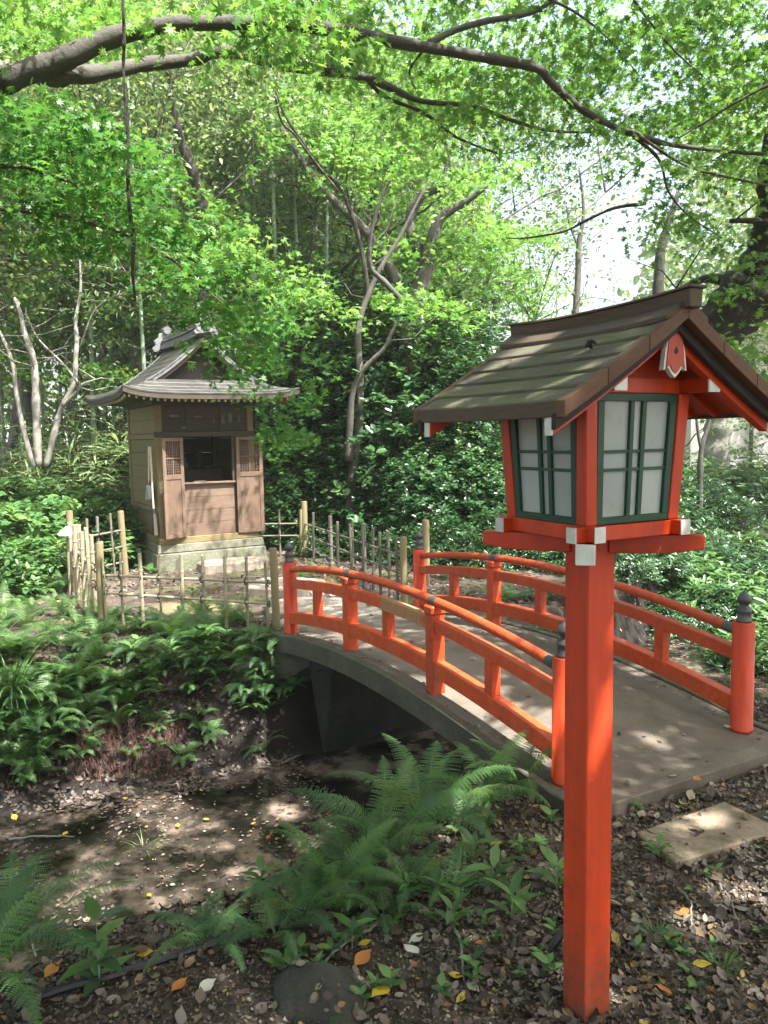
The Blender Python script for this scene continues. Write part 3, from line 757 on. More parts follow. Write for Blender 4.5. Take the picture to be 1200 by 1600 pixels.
def dt(name, label, cat, mb, mt, loc, rz=0, sm=False):
    c, s = math.cos(SR), math.sin(SR); x, y, z = loc
    o = mk(name, mb, mt, loc=(SX+x*c-y*s, SY+x*s+y*c, z), rot=(0, 0, SR+rz)); 
    if sm: o.data.shade_smooth()
    return tag(o, label, cat)
vs = [(.022, 0), (.034, .03), (.03, .07), (.012, .10), (.012, .125), (.02, .14)]
dt('altar_vase', 'white vase standing on the altar shelf inside the dark shrine', 'vase', MB().lathe(vs, 14), 'tile_grey', (.50, .62, 1.131), sm=True)  # white vase coloured grey to carry the dark of the interior
mb = MB().lathe([(.05, 0), (.055, .02), (.02, .05), (.05, .10), (.062, .15), (.055, .19), (.02, .22)], 14)
dt('altar_figure', 'dim rounded figure beside the vase inside the shrine', 'figure', mb, 'dark_plank', (.68, .68, 1.131), sm=True)
dt('offering_tray', 'small pale tray lying on the counter of the shrine opening', 'tray', MB().box(-.07, .07, -.02, .02, 0, .012), 'paper', (.49, .03, .9985))
for i, (x, z, w, h) in enumerate(((.22, 1.76, .10, .03), (.50, 1.75, .09, .028), (.78, 1.72, .06, .10), (.88, 1.74, .045, .11), (.99, 1.72, .03, .07), (.68, 1.70, .02, .05), (.33, 1.63, .05, .022))):
    o = mk('paper_slip', MB().box(x-w/2, x+w/2, -.0032 if z > 1.9 else .0055, .008, z-h/2, z+h/2), 'paper', shr)
def door(x, rz, wd, sgn):
    root = mk('door', MB().box(0, wd*sgn, -.011, .011, .375, .42) if sgn > 0 else MB().box(wd*sgn, 0, -.011, .011, .375, .42), 'door_wood', shr, bevel=.002)
    root.location = (x, -.03, 0); root.rotation_euler = (0, 0, rz)
    X = lambda a, b: (min(a*sgn, b*sgn), max(a*sgn, b*sgn))
    fw = .045
    def p(nm, a, b, z0, z1, y0=-.011, y1=.011, mt='door_wood', bv=.0015):
        x0, x1 = X(a, b); return mk(nm, MB().box(x0, x1, y0, y1, z0, z1), mt, root, bevel=bv)
    p('stile', 0, fw, .4205, 1.515); p('stile', wd-fw, wd, .4205, 1.515)
    p('door_rail', fw+.0005, wd-fw-.0005, 1.475, 1.515); p('door_rail', fw+.0005, wd-fw-.0005, 1.045, 1.10)
    p('door_rail', fw+.0005, wd-fw-.0005, 1.275, 1.29)
    p('door_panel', fw+.0005, wd-fw-.0005, .4205, 1.044, -.004, .004)
    w = wd-2*fw; n = 8
    for i in range(1, n):
        xx = fw+w*i/n; t = .003 if i != 4 else .006; p('lattice_bar', xx-t, xx+t, 1.1005, 1.2745, -.0045, .001, bv=0); p('lattice_bar', xx-t, xx+t, 1.2905, 1.4745, -.0045, .001, bv=0)
    for z0, z1 in ((1.1005, 1.2745), (1.2905, 1.4745)):
        for i in range(1, 6):
            z = z0+(z1-z0)*i/6; p('lattice_bar', fw+.0005, wd-fw-.0005, z-.003, z+.003, .0015, .006, bv=0)
    return root
door(OX0+.0, R(22), .285, -1)
door(OX1+.02, R(-4), .325, 1)
# roof
OH = .43
def g_(d): return 1.985 + .31*d + .36*d*d
def corner(u, half):
    return .075*min(1, abs(u)/half)**5
XH, YH = WW/2+OH, DD/2+OH; CX_, CY_ = WW/2, DD/2
DG = .36
def rpt(side, d, t, dz_=0):
    """roof point: side 0 front,1 right,2 back,3 left; d in from the eave, t in -1..1 along that eave line"""
    if side in (0, 2):
        half = XH-d; y = -(YH-d) if side == 0 else (YH-d); x = t*half; u, hf = x, XH
    else:
        half = YH-min(d, DG); x = (XH-d) if side == 1 else -(XH-d); y = t*half; u, hf = y, YH
    z = g_(d) + corner(u, hf)*max(0, 1-d/.5) + dz_
    return (CX_+x, CY_+y, z)
for side, nc, dm in ((0, 4, DG+.03), (2, 4, DG+.03), (1, 10, XH), (3, 10, XH)):
    for c in range(nc):
        d0, d1 = dm*c/nc, min(dm, dm*(c+1)/nc+.02)
        if side in (1, 3) and d0 > DG: pass
        rings = []
        for t in np.linspace(-1, 1, 25 if side in (0, 2) else 21):
            rings.append([rpt(side, d0, t, -.002), rpt(side, d0, t, .019), rpt(side, d1, t, .010), rpt(side, d1, t, -.006)])
        o = mk('roof_course', MB().loft(rings), 'roof_sheet', shr, bevel=.002)
# thick eave edge, soffit, rafters
for side in range(4):
    rings = [[rpt(side, .004, t, -.055), rpt(side, .004, t, -.003), rpt(side, .05, t, -.012), rpt(side, .05, t, -.055)] for t in np.linspace(-1, 1, 21)]
    mk('eave_board', MB().loft(rings), 'dark_plank', shr, bevel=.002)
    rings = [[rpt(side, .05, t, -.050), rpt(side, .55, t, -.13), rpt(side, .55, t, -.15), rpt(side, .05, t, -.062)] for t in np.linspace(-1, 1, 11)]
    mk('soffit', MB().loft(rings), 'tan_plank', shr)
rafter = None
for side in (0, 1, 3):
    L = XH if side == 0 else YH; n = 26
    for i in range(n):
        t = -1 + 2*(i+.5)/n; a = Vector(rpt(side, .035, t, -.078)); tb = t*((XH-.035)/(XH-.5) if side == 0 else (YH-.035)/(YH-DG))
        b = Vector(rpt(side, .5, max(-1, min(1, tb)), -.165))
        r_ = mk('eave_rafter', MB().bar(a, b, .022, .026), 'tan_plank', shr)
        dv = (a-b).normalized(); mk('rafter_end', MB().bar(a, a+dv*.003, .023, .027), 'straw', r_)
for x0, x1, y0, y1 in ((-.03, WW+.03, -.03, .06), (-.03, .06, .0605, DD), (WW-.06, WW+.03, .0605, DD), (-.03, WW+.03, DD+.0005, DD+.03)):
    mk('wall_plate', MB().box(x0, x1, y0, y1, 1.881, 1.945), 'dark_plank', shr, bevel=.004)
# gables
for gs, yv in ((-1, CY_-(YH-DG)), (1, CY_+(YH-DG))):
    for sg in (-1, 1):
        for nm, mt, o0, o1, dt_, db in (('bargeboard', 'tile_grey', -.0, .03, .028, -.035), ('inner_bargeboard', 'door_wood', .034, .06, .0, -.085)):
            rings = []
            for d in np.linspace(DG-.03, XH, 11):
                x = CX_+sg*(XH-d); z = g_(d)
                ya, yb = yv-gs*o0, yv-gs*o1
                rings.append([(x, ya, z+dt_), (x, yb, z+dt_), (x, yb, z+db), (x, ya, z+db)])
            mk(nm, MB().loft(rings), mt, shr, bevel=.002)
    yy = yv-gs*.20
    zb0 = g_(DG)-.02
    tri = [(CX_-(XH-DG)+.03, yy, zb0), (CX_+(XH-DG)-.03, yy, zb0), (CX_+.3, yy, g_(XH-.3)-.03), (CX_, yy, g_(XH)-.04), (CX_-.3, yy, g_(XH-.3)-.03)]
    mk('gable_wall', MB().prism(tri, (0, 0, 0), (0, gs*.02, 0)), 'shade_black', shr)  # shade of the gable recess put into the wall's colour
    mk('gable_floor', MB().box(CX_-(XH-DG), CX_+(XH-DG), min(yv, yy), max(yv, yy), g_(DG)-.035, g_(DG)+.004), 'roof_sheet', shr)
zr0 = g_(XH)
yA, yB = CY_-(YH-DG)-.03, CY_+(YH-DG)+.03
for w, z0, z1 in ((.10, -.02, .035), (.07, .036, .08), (.085, .081, .097), (.06, .098, .15)):
    mk('ridge_tile_course', MB().loft([[(CX_-w, y, zr0+z0+.03*((y-CY_)/YH)**2), (CX_+w, y, zr0+z0+.03*((y-CY_)/YH)**2), (CX_+w*.9, y, zr0+z1+.03*((y-CY_)/YH)**2), (CX_-w*.9, y, zr0+z1+.03*((y-CY_)/YH)**2)] for y in np.linspace(yA, yB, 9)]), 'tile_grey', shr, bevel=.006)
orn = [(-.15, 0), (-.17, .04), (-.13, .08), (-.15, .13), (-.10, .16), (-.09, .21), (-.04, .225), (0, .25), (.04, .225), (.09, .21), (.10, .16), (.15, .13), (.13, .08), (.17, .04), (.15, 0), (.05, .02), (-.05, .02)]
for y, s, z in ((yA-.03, .85, zr0-.0), (yB+.03, 1.15, zr0-.04)):
    oo = mk('ridge_end_tile', MB().prism([(CX_+a*s, y, z+b*s) for a, b in orn], (0, -.025, 0), (0, .025, 0)), 'tile_grey', shr, bevel=.006)
    mk('end_tile_boss', MB().prism([(CX_+.05*math.cos(a), y, z+.12*s+.05*math.sin(a)) for a in np.linspace(0, 2*math.pi, 13)[:-1]], (0, -.045, 0), (0, .045, 0)), 'tile_grey', oo, bevel=.006)
    mk('end_tile_cap', MB().tube([(CX_, y-.06, z+.25*s), (CX_, y+.09, z+.25*s)], .04*s+.005, 10), 'tile_grey', oo)
# broom and dustpan on the left wall
c_, s_ = math.cos(SR), math.sin(SR)
def sw(x, y, z): return np.array([SX+x*c_-y*s_, SY+x*s_+y*c_, z])
br = thing('broom', 'long handled broom with black bristles hanging on the left wall of the shrine', 'broom', sw(-.05, .02, 0), SR)
mk('handle', MB().tube([(.0, .05, 1.42), (.0, .02, .72)], .011, 8), 'straw', br)
mk('brush_head', MB().hexa([(-.02, -.05, .42), (.02, -.05, .42), (.02, .08, .42), (-.02, .08, .42), (-.015, -.01, .66), (.015, -.01, .66), (.015, .045, .66), (-.015, .045, .66)]), 'bristle', br)
mk('ferrule', MB().tube([(0, .018, .66), (0, .02, .72)], .018, 8), 'black_rubber', br)
dp = thing('dustpan', 'long handled wire mesh dustpan hanging beside the broom on the left wall of the shrine', 'dustpan', sw(-.05, .14, 0), SR)
mk('handle', MB().tube([(0, 0, 1.42), (0, .06, 1.0)], .010, 8), 'straw', dp)
mb = MB().tube([(0, -.01, .98), (0, .03, 1.02), (0, .09, 1.02), (0, .13, .98)], .006, 6); mk('bail', mb, 'black_rubber', dp)
mk('pan', MB().hexa([(-.03, -.03, .82), (.03, -.03, .82), (.03, .16, .80), (-.03, .16, .80), (-.02, 0, .98), (.02, 0, .98), (.02, .12, .98), (-.02, .12, .98)]), 'steel_grey', dp, bevel=.006)

# ------------------------------------------------------------------ bamboo fences
cane_me = MB().lathe([(.98, 0), (.95, .16), (1.12, .175), (.95, .19), (.95, .47), (1.12, .485), (.95, .50), (.94, .78), (1.1, .795), (.94, .81), (.95, .995), (.8, 1)], 8)
cane_o = mk('cane', cane_me, 'bamboo_tan'); cane_d = cane_o.data; bpy.data.objects.remove(cane_o)
cane2_d = cane_d.copy(); cane2_d.materials[0] = M['bamboo_old_shaded']
post_l = MB().lathe([(1, 0), (.98, .5), (.96, .985), (.88, 1)], 14); po = mk('post', post_l, 'post_wood'); post_d = po.data; post_d.shade_smooth(); bpy.data.objects.remove(po)
tie_l = MB().tube([(math.cos(a)*1.0, 0, math.sin(a)*1.0) for a in np.linspace(0, 2*math.pi, 9)], .22, 4); to_ = mk('tie', tie_l, 'twine'); tie_d = to_.data; bpy.data.objects.remove(to_)
def fence(label, A, Bp, posts, canes, rails, dat=None, cr=.013, ph=.66, seed=0, hand_=False):
    """posts and canes are fractions along A-B; rails are heights"""
    A = np.array(A, float); Bp = np.array(Bp, float); d = Bp-A; L = np.hypot(d[0], d[1]); ang = math.atan2(d[1], d[0])
    z0 = hz(*A[:2])
    f = thing('bamboo_fence', label, 'fence', (A[0], A[1], 0), ang)
    g = np.random.default_rng(seed); dat = dat or cane_d
    gzl = lambda t: hz(A[0]+d[0]*t, A[1]+d[1]*t)
    for t, r, h in posts:
        z = gzl(t)-.1; inst('post', post_d, f, (t*L, 0, z), (g.normal()*.01, g.normal()*.01, g.random()*6), (r, r, h-z))
    for k, (zA, zB) in enumerate(rails):
        inst('rail', dat, f, (-.01, .004*(-1)**k, zA), (0, math.pi/2 - math.atan2(zB-zA, L), 0), (.0115, .0115, math.hypot(L, zB-zA)+.02))
    for k, c in enumerate(canes):
        t, h = c[:2]; z = gzl(t)-.06; rr = cr*(.85+.3*g.random()) if len(c) < 3 else c[2]; sd = (1 if k % 2 else -1)*(.0125+rr)
        inst('cane', dat, f, (t*L, sd, z), (g.normal()*.012, g.normal()*.012, g.random()*6), (rr, rr, h-z))
        for zA, zB in rails:
            zz = zA+(zB-zA)*t; inst('tie', tie_d, f, (t*L, sd*.5, zz), (0, R(35), R(90)), (rr+.014,)*3)
    return f
FA, FB, FC, FD = (-2.325, 6.386), (-.836, 5.97), (-3.17, 7.96), (-2.85, 8.62)
fx = lambda px: (px-160)/(433-160)
fence('front bamboo fence of thin canes and two rails between round post and bridge', FA, FB, [(0, .034, .672), (1, .031, .664)],
      [(fx(p), h, r) for p, h, r in ((170, .56, .010), (192, .59, .011), (231, .60, .016), (254, .585, .011), (294, .60, .016), (321, .59, .014), (360, .60, .015), (388, .585, .012), (423, .56, .010))], [(.405, .394), (.262, .23)], seed=1)
fence('short bamboo fence of close thick canes running back along the left of the yard', FA, FC, [(1, .036, .80)],
      [(.10, .66, .018), (.2, .67, .019), (.31, .68, .021), (.43, .69, .02), (.55, .70, .022), (.68, .71, .025), (.8, .69, .02), (.9, .70, .022)], [(.42, .45), (.27, .3)], seed=2)
fence('bamboo fence behind the yard joining the shrine at its left corner', FC, FD, [(1, .037, .733)], [(.25, .70, .015), (.5, .70, .016), (.75, .72, .013)], [(.50, .52), (.33, .34), (.16, .17)], cane2_d, seed=3)
FE, FF, FG = tuple(sw(WW+.10, .35, 0)[:2]), (-1.0, 9.86), (.168, 6.93)
fence('short bamboo fence between the shrine and a weathered post on its right', FE, FF, [(1, .042, .70), (.93, .03, .60)], [(.05, .58, .013), (.5, .60, .015)], [(.42, .42), (.27, .27)], cane2_d, seed=4)
rx = []
for px, h, r in ((492, .60, .022), (511, .60, .03), (530, .58, .02), (547, .59, .013), (552, .60, .018), (562, .62, .034), (570, .60, .013), (577, .60, .019), (597, .60, .02), (603, .61, .021), (624, .60, .017), (630, .59, .016)):
    r_ = ray(px, 800); a = np.array([FF[0], FF[1]]); b = np.array([FG[0], FG[1]]); dd = b-a
    t = (a[1]*r_[0]-a[0]*r_[1])/(dd[0]*r_[1]-dd[1]*r_[0]); rx.append((t, h, r*.78))
fence('long lattice fence of grey bamboo canes and three rails behind the far bridge end', FF, FG, [(1, .032, .61)], rx, [(.42, .43), (.28, .27), (.12, .11)][:3], cane2_d, seed=5)
f6 = thing('fence_post', 'short tan log post standing behind the right far bridge post', 'post', (.42, 8.0, 0)); inst('log', post_d, f6, (0, 0, -.1), (0, 0, 1), (.04, .04, .74))
mb = MB().lathe([(.085, 0), (.088, .006), (.012, .075), (.002, .082)], 20)
o = mk('cone_cap', mb, 'straw', loc=at(105, 835, 7.6), rot=(.1, .05, 0)); tag(o, 'pale cone shaped cap set on a cane of the left fence', 'lamp cap')
mk('cap_stem', MB().tube([(0, 0, -.6), (0, 0, .01)], .012, 8), 'bamboo_tan', o)

# ------------------------------------------------------------------ stones
def slab(name, label, cat, pts, z, th, mat, jit=.01):
    pts = catmull(np.array([(x, y, 0) for x, y in pts] + [(pts[0][0], pts[0][1], 0)]), 3)[:-1] if jit else np.array([(x, y, 0) for x, y in pts])
    c = pts.mean(0); mb = MB(); q = pts-c; q[:, :2] += rng.normal(size=(len(q), 2))*jit*.4
    mb.loft([[(*(p[:2]*1.04), -th) for p in q], [(*(p[:2]*1.02), -.012) for p in q], [(*(p[:2]*.97), 0) for p in q]])
    o = mk(name, mb, mat, loc=(c[0], c[1], z)); return tag(o, label, cat)
e2 = np.array([.9, .40]); e2 /= np.hypot(*e2); n2 = np.array([-.22, .975]); o2 = np.array([.985, 2.60])
sq = [o2, o2+e2*.50, o2+e2*.50+n2*.25, o2+n2*.25]
o = mk('stepping_slab', MB().prism([(p[0]-o2[0], p[1]-o2[1], 0) for p in [o2, o2+e2*.52, o2+e2*.50+np.array([-.10, .24]), o2+np.array([-.07, .21])]], (0, 0, -.06), (0, 0, 0)), 'step_stone', bevel=.006, loc=(o2[0], o2[1], .022))
tag(o, 'worn rectangular stepping slab half covered by leaves at the near end of the bridge', 'stepping stone')
slab('stepping_stone', 'flat pinkish stepping stone against the shrine base', 'stepping stone', [sw(.35, -.5, 0)[:2], sw(.95, -.52, 0)[:2], sw(1.15, -.3, 0)[:2], sw(.9, -.13, 0)[:2], sw(.4, -.14, 0)[:2]], .10, .12, 'path_stone')
slab('stepping_stone', 'angular flat stepping stone between the shrine and the fence corner post', 'stepping stone', [(-1.35, 7.55), (-.75, 7.45), (-.62, 7.95), (-1.25, 8.1)], .06, .08, 'path_stone')
slab('stepping_stone', 'pale flat stepping stone beside the far left bridge post', 'stepping stone', [(-.98, 6.55), (-.35, 6.45), (-.2, 6.95), (-.75, 7.15), (-1.05, 6.95)], .045, .07, 'path_stone')
slab('stepping_stone', 'low landing stone at the far end of the bridge deck', 'stepping stone', [(-.72, 5.95), (.2, 6.45), (.05, 6.75), (-.85, 6.25)], .05, .08, 'path_stone')
def boulder(label, p, r, sq_=(1, 1, .8), seed=0, mat='rock'):
    bm = bmesh.new(); bmesh.ops.create_icosphere(bm, subdivisions=3, radius=1)
    g = np.random.default_rng(seed); ph = g.random(9)*6
    for v in bm.verts:
        c = v.co; k = 1 + .16*math.sin(c.x*2.3+ph[0])*math.cos(c.y*2.9+ph[1]) + .1*math.sin(c.z*4.1+ph[2]+c.x*2) + .05*math.sin(c.x*8+ph[3])*math.sin(c.y*9+ph[4])
        v.co = Vector((c.x*sq_[0], c.y*sq_[1], c.z*sq_[2]))*k*r
    me = bpy.data.meshes.new('boulder'); bm.to_mesh(me); bm.free(); me.materials.append(M[mat]); me.shade_smooth()
    o = bpy.data.objects.new('boulder', me); COL.objects.link(o); o.location = p
    return tag(o, label, 'rock')
p = hit(520, 1560); boulder('dark mossy boulder half buried in leaves at the bottom of the near bank', (p[0], p[1], p[2]-.07), .15, (1.05, .9, 1.0), 1); BOULDER = bpy.data.objects['boulder']
p = hit(545, 1045); boulder('grey stone wedged under the far left end of the bridge', at(455, 1035, 5.75), .15, (1.5, .8, .7), 2, 'base_stone')
boulder('flat grey stone in the bank left of the far bridge end', at(395, 1040, 5.75), .13, (1.6, .8, .5), 3, 'base_stone')
o = mk('pole', MB().tube([at(802, 1552, 2.15), at(880, 1455, 2.2)], [.012, .012], 8), 'black_rubber'); tag(o, 'black pole leaning against the foot of the lantern post', 'pole')

# ------------------------------------------------------------------ openings cut in the crown overhead to place the sun patches
for px, py, r in ((250, 1290, .26), (330, 1310, .22), (180, 1370, .2), (420, 1290, .10), (120, 1440, .12), (290, 1400, .18), (440, 1365, .05), (470, 1330, .05), (380, 1390, .1), (60, 1400, .06),
                  (130, 1250, .10), (250, 1150, .06),
                  (30, 1000, .16), (120, 1000, .14), (200, 1010, .10), (60, 940, .14), (250, 950, .18), (380, 950, .16), (310, 905, .14), (150, 930, .08), (330, 955, .15), (200, 945, .12),
                  (520, 930, .06), (600, 950, .07), (1010, 1180, .03), (1100, 1290, .03), (1080, 1450, .04), (1170, 1400, .04), (720, 1480, .03)):
    add_gap(hit(px, py), r)
for px, py, r in ((40, 960, .2), (100, 900, .2), (20, 880, .2), (180, 1040, .1), (60, 1060, .14), (270, 1010, .1), (330, 1000, .08), (110, 850, .2), (0, 1020, .2)): add_gap(hit(px, py), r)
add_gap(at(170, 260, 3.8), .8); add_gap(at(330, 400, 3.9), .5)
for s, x, z, r in ((.40, .0, .3, .2), (.70, 0, .3, .2), (1.0, .0, .35, .14), (.2, .02, .2, .14), (.85, .15, .1, .12), (.5, .2, .1, .15), (1.3, .0, .5, .06), (2.2, 0, .5, .04)):
    add_gap(bworld(x, s, z), r)
for px, py, Y, r in ((570, 1165, 3.4, .13), (600, 1190, 3.3, .09), (650, 1120, 3.3, .13), (700, 1150, 3.2, .05), (800, 1160, 2.9, .04), (690, 1300, 2.9, .04),
                     (200, 590, 9.2, .16), (250, 580, 9.0, .16), (150, 620, 9.8, .14), (265, 530, 10, .2), (225, 605, 8.6, .07), (400, 600, 8.9, .05),
                     (350, 745, 8.95, .055), (330, 790, 8.95, .05), (310, 815, 8.9, .05), (355, 800, 8.95, .03), (265, 760, 8.8, .06), (345, 840, 8.9, .05), (300, 690, 8.95, .03), (395, 700, 9.1, .04),
                     (130, 850, 7.2, .25), (110, 900, 7.0, .2), (300, 880, 6.1, .08), (230, 900, 6.2, .08), (190, 720, 9.5, .1), (1073, 600, 2.0, .02), (1040, 985, 4.3, .05), (980, 965, 4.5, .04), (1155, 540, 1.9, .012)):
    add_gap(at(px, py, Y), r)

# ------------------------------------------------------------------ the maple over the path
def clumps(centres, n, rad, th, g, tilt=.25):
    """points in thin, tilted, ragged discs round each centre"""
    m = len(centres); c = np.repeat(centres, n, axis=0)
    a = g.random(m*n)*2*np.pi; q = np.sqrt(g.random(m*n))
    rr = np.repeat(rad*(.6+.8*g.random(m)), n)*q
    sx = np.repeat(g.normal(size=m)*tilt, n); sy = np.repeat(g.normal(size=m)*tilt, n)
    x, y = rr*np.cos(a), rr*np.sin(a)
    z = x*sx + y*sy - .25*(rr**2)/np.maximum(rad, .01) + g.normal(size=m*n)*th
    return c + np.stack([x, y, z], 1)
def region(poly, n, y0, y1, g):
    """n points whose sight lines fall in a polygon of the view, at distances y0..y1"""
    poly = np.array(poly, float); lo, hi = poly.min(0), poly.max(0); out = []
    while len(out) < n:
        p = lo + g.random(2)*(hi-lo); c = False; j = len(poly)-1
        for i in range(len(poly)):
            if (poly[i, 1] > p[1]) != (poly[j, 1] > p[1]) and p[0] < (poly[j, 0]-poly[i, 0])*(p[1]-poly[i, 1])/(poly[j, 1]-poly[i, 1])+poly[i, 0]: c = not c
            j = i
        if c: out.append(at(p[0], p[1], g.uniform(y0, y1)))
    return np.array(out)
g = np.random.default_rng(11)
maple = thing('maple_tree', 'overhanging maple whose two long forked branches cross the top of the view from the left', 'tree', (-3.6, 3.6, 0))
ML = np.array([-3.6, 3.6, 0])
wood = MB()
A1 = [at(x, y, Y) for x, y, Y in ((0, 128, 4.0), (45, 112, 4.02), (100, 92, 4.05), (165, 62, 4.1), (240, 42, 4.15), (330, 36, 4.2), (430, 36, 4.3), (520, 46, 4.35), (610, 64, 4.4), (690, 78, 4.45), (770, 92, 4.5), (838, 106, 4.55), (860, 128, 4.6), (905, 168, 4.65), (960, 198, 4.7), (1030, 222, 4.8), (1110, 234, 4.85), (1210, 242, 4.9))]
A0 = [ML+np.array([0, 0, -.1]), ML+np.array([.05, 0, 1.2]), ML+np.array([.35, .1, 2.2]), ML+np.array([1.1, .3, 2.95])]
tr = MB(); limb(tr, [p-ML for p in A0] + [A1[0]-ML], .17, .075, 12, 8); 
mk('trunk', tr, 'bark_maple', maple).data.shade_smooth()
def branch(pts, rad, mat='bark_maple', n=8, sub=5):
    mb = MB(); limb(mb, [np.array(p)-ML for p in pts], 0, 0, n, sub, rad=rad, g=g); o = mk('branch', mb, mat, maple); o.data.shade_smooth(); return o
branch(A1, [.062, .058, .053, .048, .043, .039, .036, .034, .032, .030, .027, .025, .023, .021, .018, .015, .012, .010], n=10)
A2 = [at(x, y, Y) for x, y, Y in ((60, 122, 4.06), (105, 120, 4.15), (165, 112, 4.3), (230, 100, 4.45), (300, 93, 4.55), (345, 80, 4.6), (400, 90, 4.7), (455, 104, 4.8), (530, 112, 4.9), (575, 122, 5.0), (612, 138, 5.05), (660, 158, 5.1), (740, 166, 5.2), (800, 188, 5.3), (860, 204, 5.4), (945, 208, 5.5))]
branch(A2, [.042, .042, .040, .037, .034, .032, .030, .032, .03, .027, .022, .017, .015, .012, .009, .005], n=9)
for pts, rad, Y0, Y1 in ((((670, 68), (710, 48), (760, 33), (830, 20), (880, -10)), [.02, .018, .016, .013, .01], 4.45, 4.8),
                         (((535, 85), (560, 110), (600, 150), (660, 175), (690, 198), (720, 218), (778, 240)), [.014, .013, .012, .011, .01, .008, .005], 4.9, 5.4),
                         (((0, 326), (75, 333), (150, 350), (210, 372), (268, 405), (310, 443), (358, 482)), [.012, .012, .011, .010, .008, .006, .003], 3.3, 3.9),
                         (((205, 372), (240, 375), (290, 400), (340, 432)), [.006, .005, .004, .002], 3.6, 3.9), (((0, 260), (40, 262), (75, 275), (120, 290), (150, 328)), [.009, .008, .007, .005, .003], 3.3, 3.6),
                         (((990, 212), (1030, 250), (1045, 300), (1080, 340), (1150, 385)), [.012, .009, .007, .005, .003], 4.7, 5.2), (((1000, 214), (1080, 262), (1200, 290)), [.010, .008, .006], 4.7, 5.0),
                         (((1210, 128), (1150, 160), (1100, 192), (1060, 216)), [.008, .007, .006, .004], 4.6, 4.8), (((990, 0), (1020, 40), (1060, 85), (1105, 125)), [.009, .008, .006, .003], 4.9, 5.2),
                         (((1010, 318), (960, 325), (915, 345), (880, 362), (820, 372), (790, 372)), [.016, .014, .012, .010, .008, .004], 6.8, 7.4), (((850, -5), (900, 20), (950, 60), (1000, 120)), [.008, .007, .005, .003], 4.7, 5.0),
                         (((670, 68), (640, 110), (650, 140)), [.008, .006, .004], 4.5, 4.7), (((430, 150), (440, 190), (460, 210), (490, 250), (530, 300)), [.012, .010, .009, .008, .005], 7.0, 7.5)):
    Ys = np.linspace(Y0, Y1, len(pts)); branch([at(x, y, q) for (x, y), q in zip(pts, Ys)], rad, 'twig' if rad[0] < .013 else 'bark_maple', 6)
L1 = region([(0, 160), (120, 165), (230, 230), (250, 320), (330, 370), (430, 440), (480, 560), (470, 620), (400, 570), (330, 500), (230, 430), (120, 400), (0, 390)], 120, 3.1, 4.3, g)
L1b = region([(320, 440), (400, 480), (480, 560), (500, 640), (470, 720), (400, 640), (310, 560)], 26, 4.2, 5.2, g)
pts = clumps(L1, 42, .20, .02, g, .2); pts = np.vstack([pts, clumps(L1b, 34, .16, .02, g, .3)])
pts = pts[open_sky(pts)]
leaf_obj('crown_foliage', pts, .056, MAPLE7, 'maple_leaf', maple, .62, .25, g, ML)
T1 = region([(0, -10), (560, -10), (560, 110), (330, 100), (240, 60), (100, 60), (0, 60)], 95, 3.8, 6.0, g)
T2 = region([(500, -10), (1215, -10), (1215, 240), (1000, 215), (850, 180), (760, 190), (620, 190), (520, 150)], 285, 4.6, 8.0, g)
T3 = region([(1010, 240), (1215, 230), (1215, 560), (1130, 620), (1110, 480), (1040, 420), (1020, 330)], 50, 4.4, 6.6, g)
T4 = region([(600, 120), (900, 180), (880, 260), (760, 260), (640, 250)], 26, 5.5, 8.0, g)
pts = np.vstack([clumps(T1, 44, .24, .03, g), clumps(T2, 46, .27, .03, g, .3), clumps(T3, 34, .24, .03, g, .35), clumps(T4, 30, .25, .03, g, .3)])
pts = pts[open_sky(pts)]
leaf_obj('crown_foliage', pts, .066, MAPLE7, 'maple_leaf_pale', maple, .55, .25, g, ML)
# unseen crowns above the view, there to shade the path, with openings cut for sun
def overhead(label, base, trunk_r, cen, ext, ncl, seed, mat='maple_leaf'):
    g = np.random.default_rng(seed); t = thing('maple_tree', label, 'tree', (base[0], base[1], 0)); b = np.array([base[0], base[1], 0.])
    mb = MB(); top = np.array(cen)-b; limb(mb, [(0, 0, -.2), (.1, .05, 1.5), top*.5+np.array([0, 0, .6]), top], trunk_r, trunk_r*.4, 10, 6, g=g); mk('trunk', mb, 'bark_maple', t).data.shade_smooth()
    C = np.array(cen) + (g.random((ncl, 3))*2-1)*np.array(ext)
    p = pix(C); vis = (p[:, 1] > -60) & (p[:, 2] > 0) & (p[:, 0] > -60) & (p[:, 0] < 1260)
    C = C[~vis]
    mb = MB()
    for c in C[::3]:
        if not open_sky(np.linspace(top*.8+b, c, 12)).all(): continue
        limb(mb, [top*.8, (top*.5 + (c-b)*.5)+np.array([0, 0, .25]), c-b], .03, .006, 4, 3, g=g)
    mk('limbs', mb, 'bark_maple', t)['kind'] = 'stuff'
    pts = clumps(C, 105, .5, .09, g, .25); pts = pts[open_sky(pts)]
    pp = pix(pts); pts = pts[~((pp[:, 1] > -10) & (pp[:, 2] > 0) & (pp[:, 0] > -10) & (pp[:, 0] < 1210))]
    leaf_obj('crown_foliage', pts, .13, MAPLE5, mat, t, .6, .2, g, b)
overhead('maple behind the viewer whose crown shades the lantern and the near bank', (2.6, -2.2), .16, (1.6, .2, 4.9), (2.8, 2.8, .9), 190, 21)
overhead('maple to the right of the path whose crown closes over the bridge', (5.2, 2.6), .15, (3.2, 3.0, 5.6), (3.0, 3.0, 1.0), 210, 22)
overhead('maple at the left of the stream whose crown reaches over the near bank', (-4.2, .6), .14, (-1.2, 2.2, 4.6), (2.8, 2.4, .8), 45, 23)

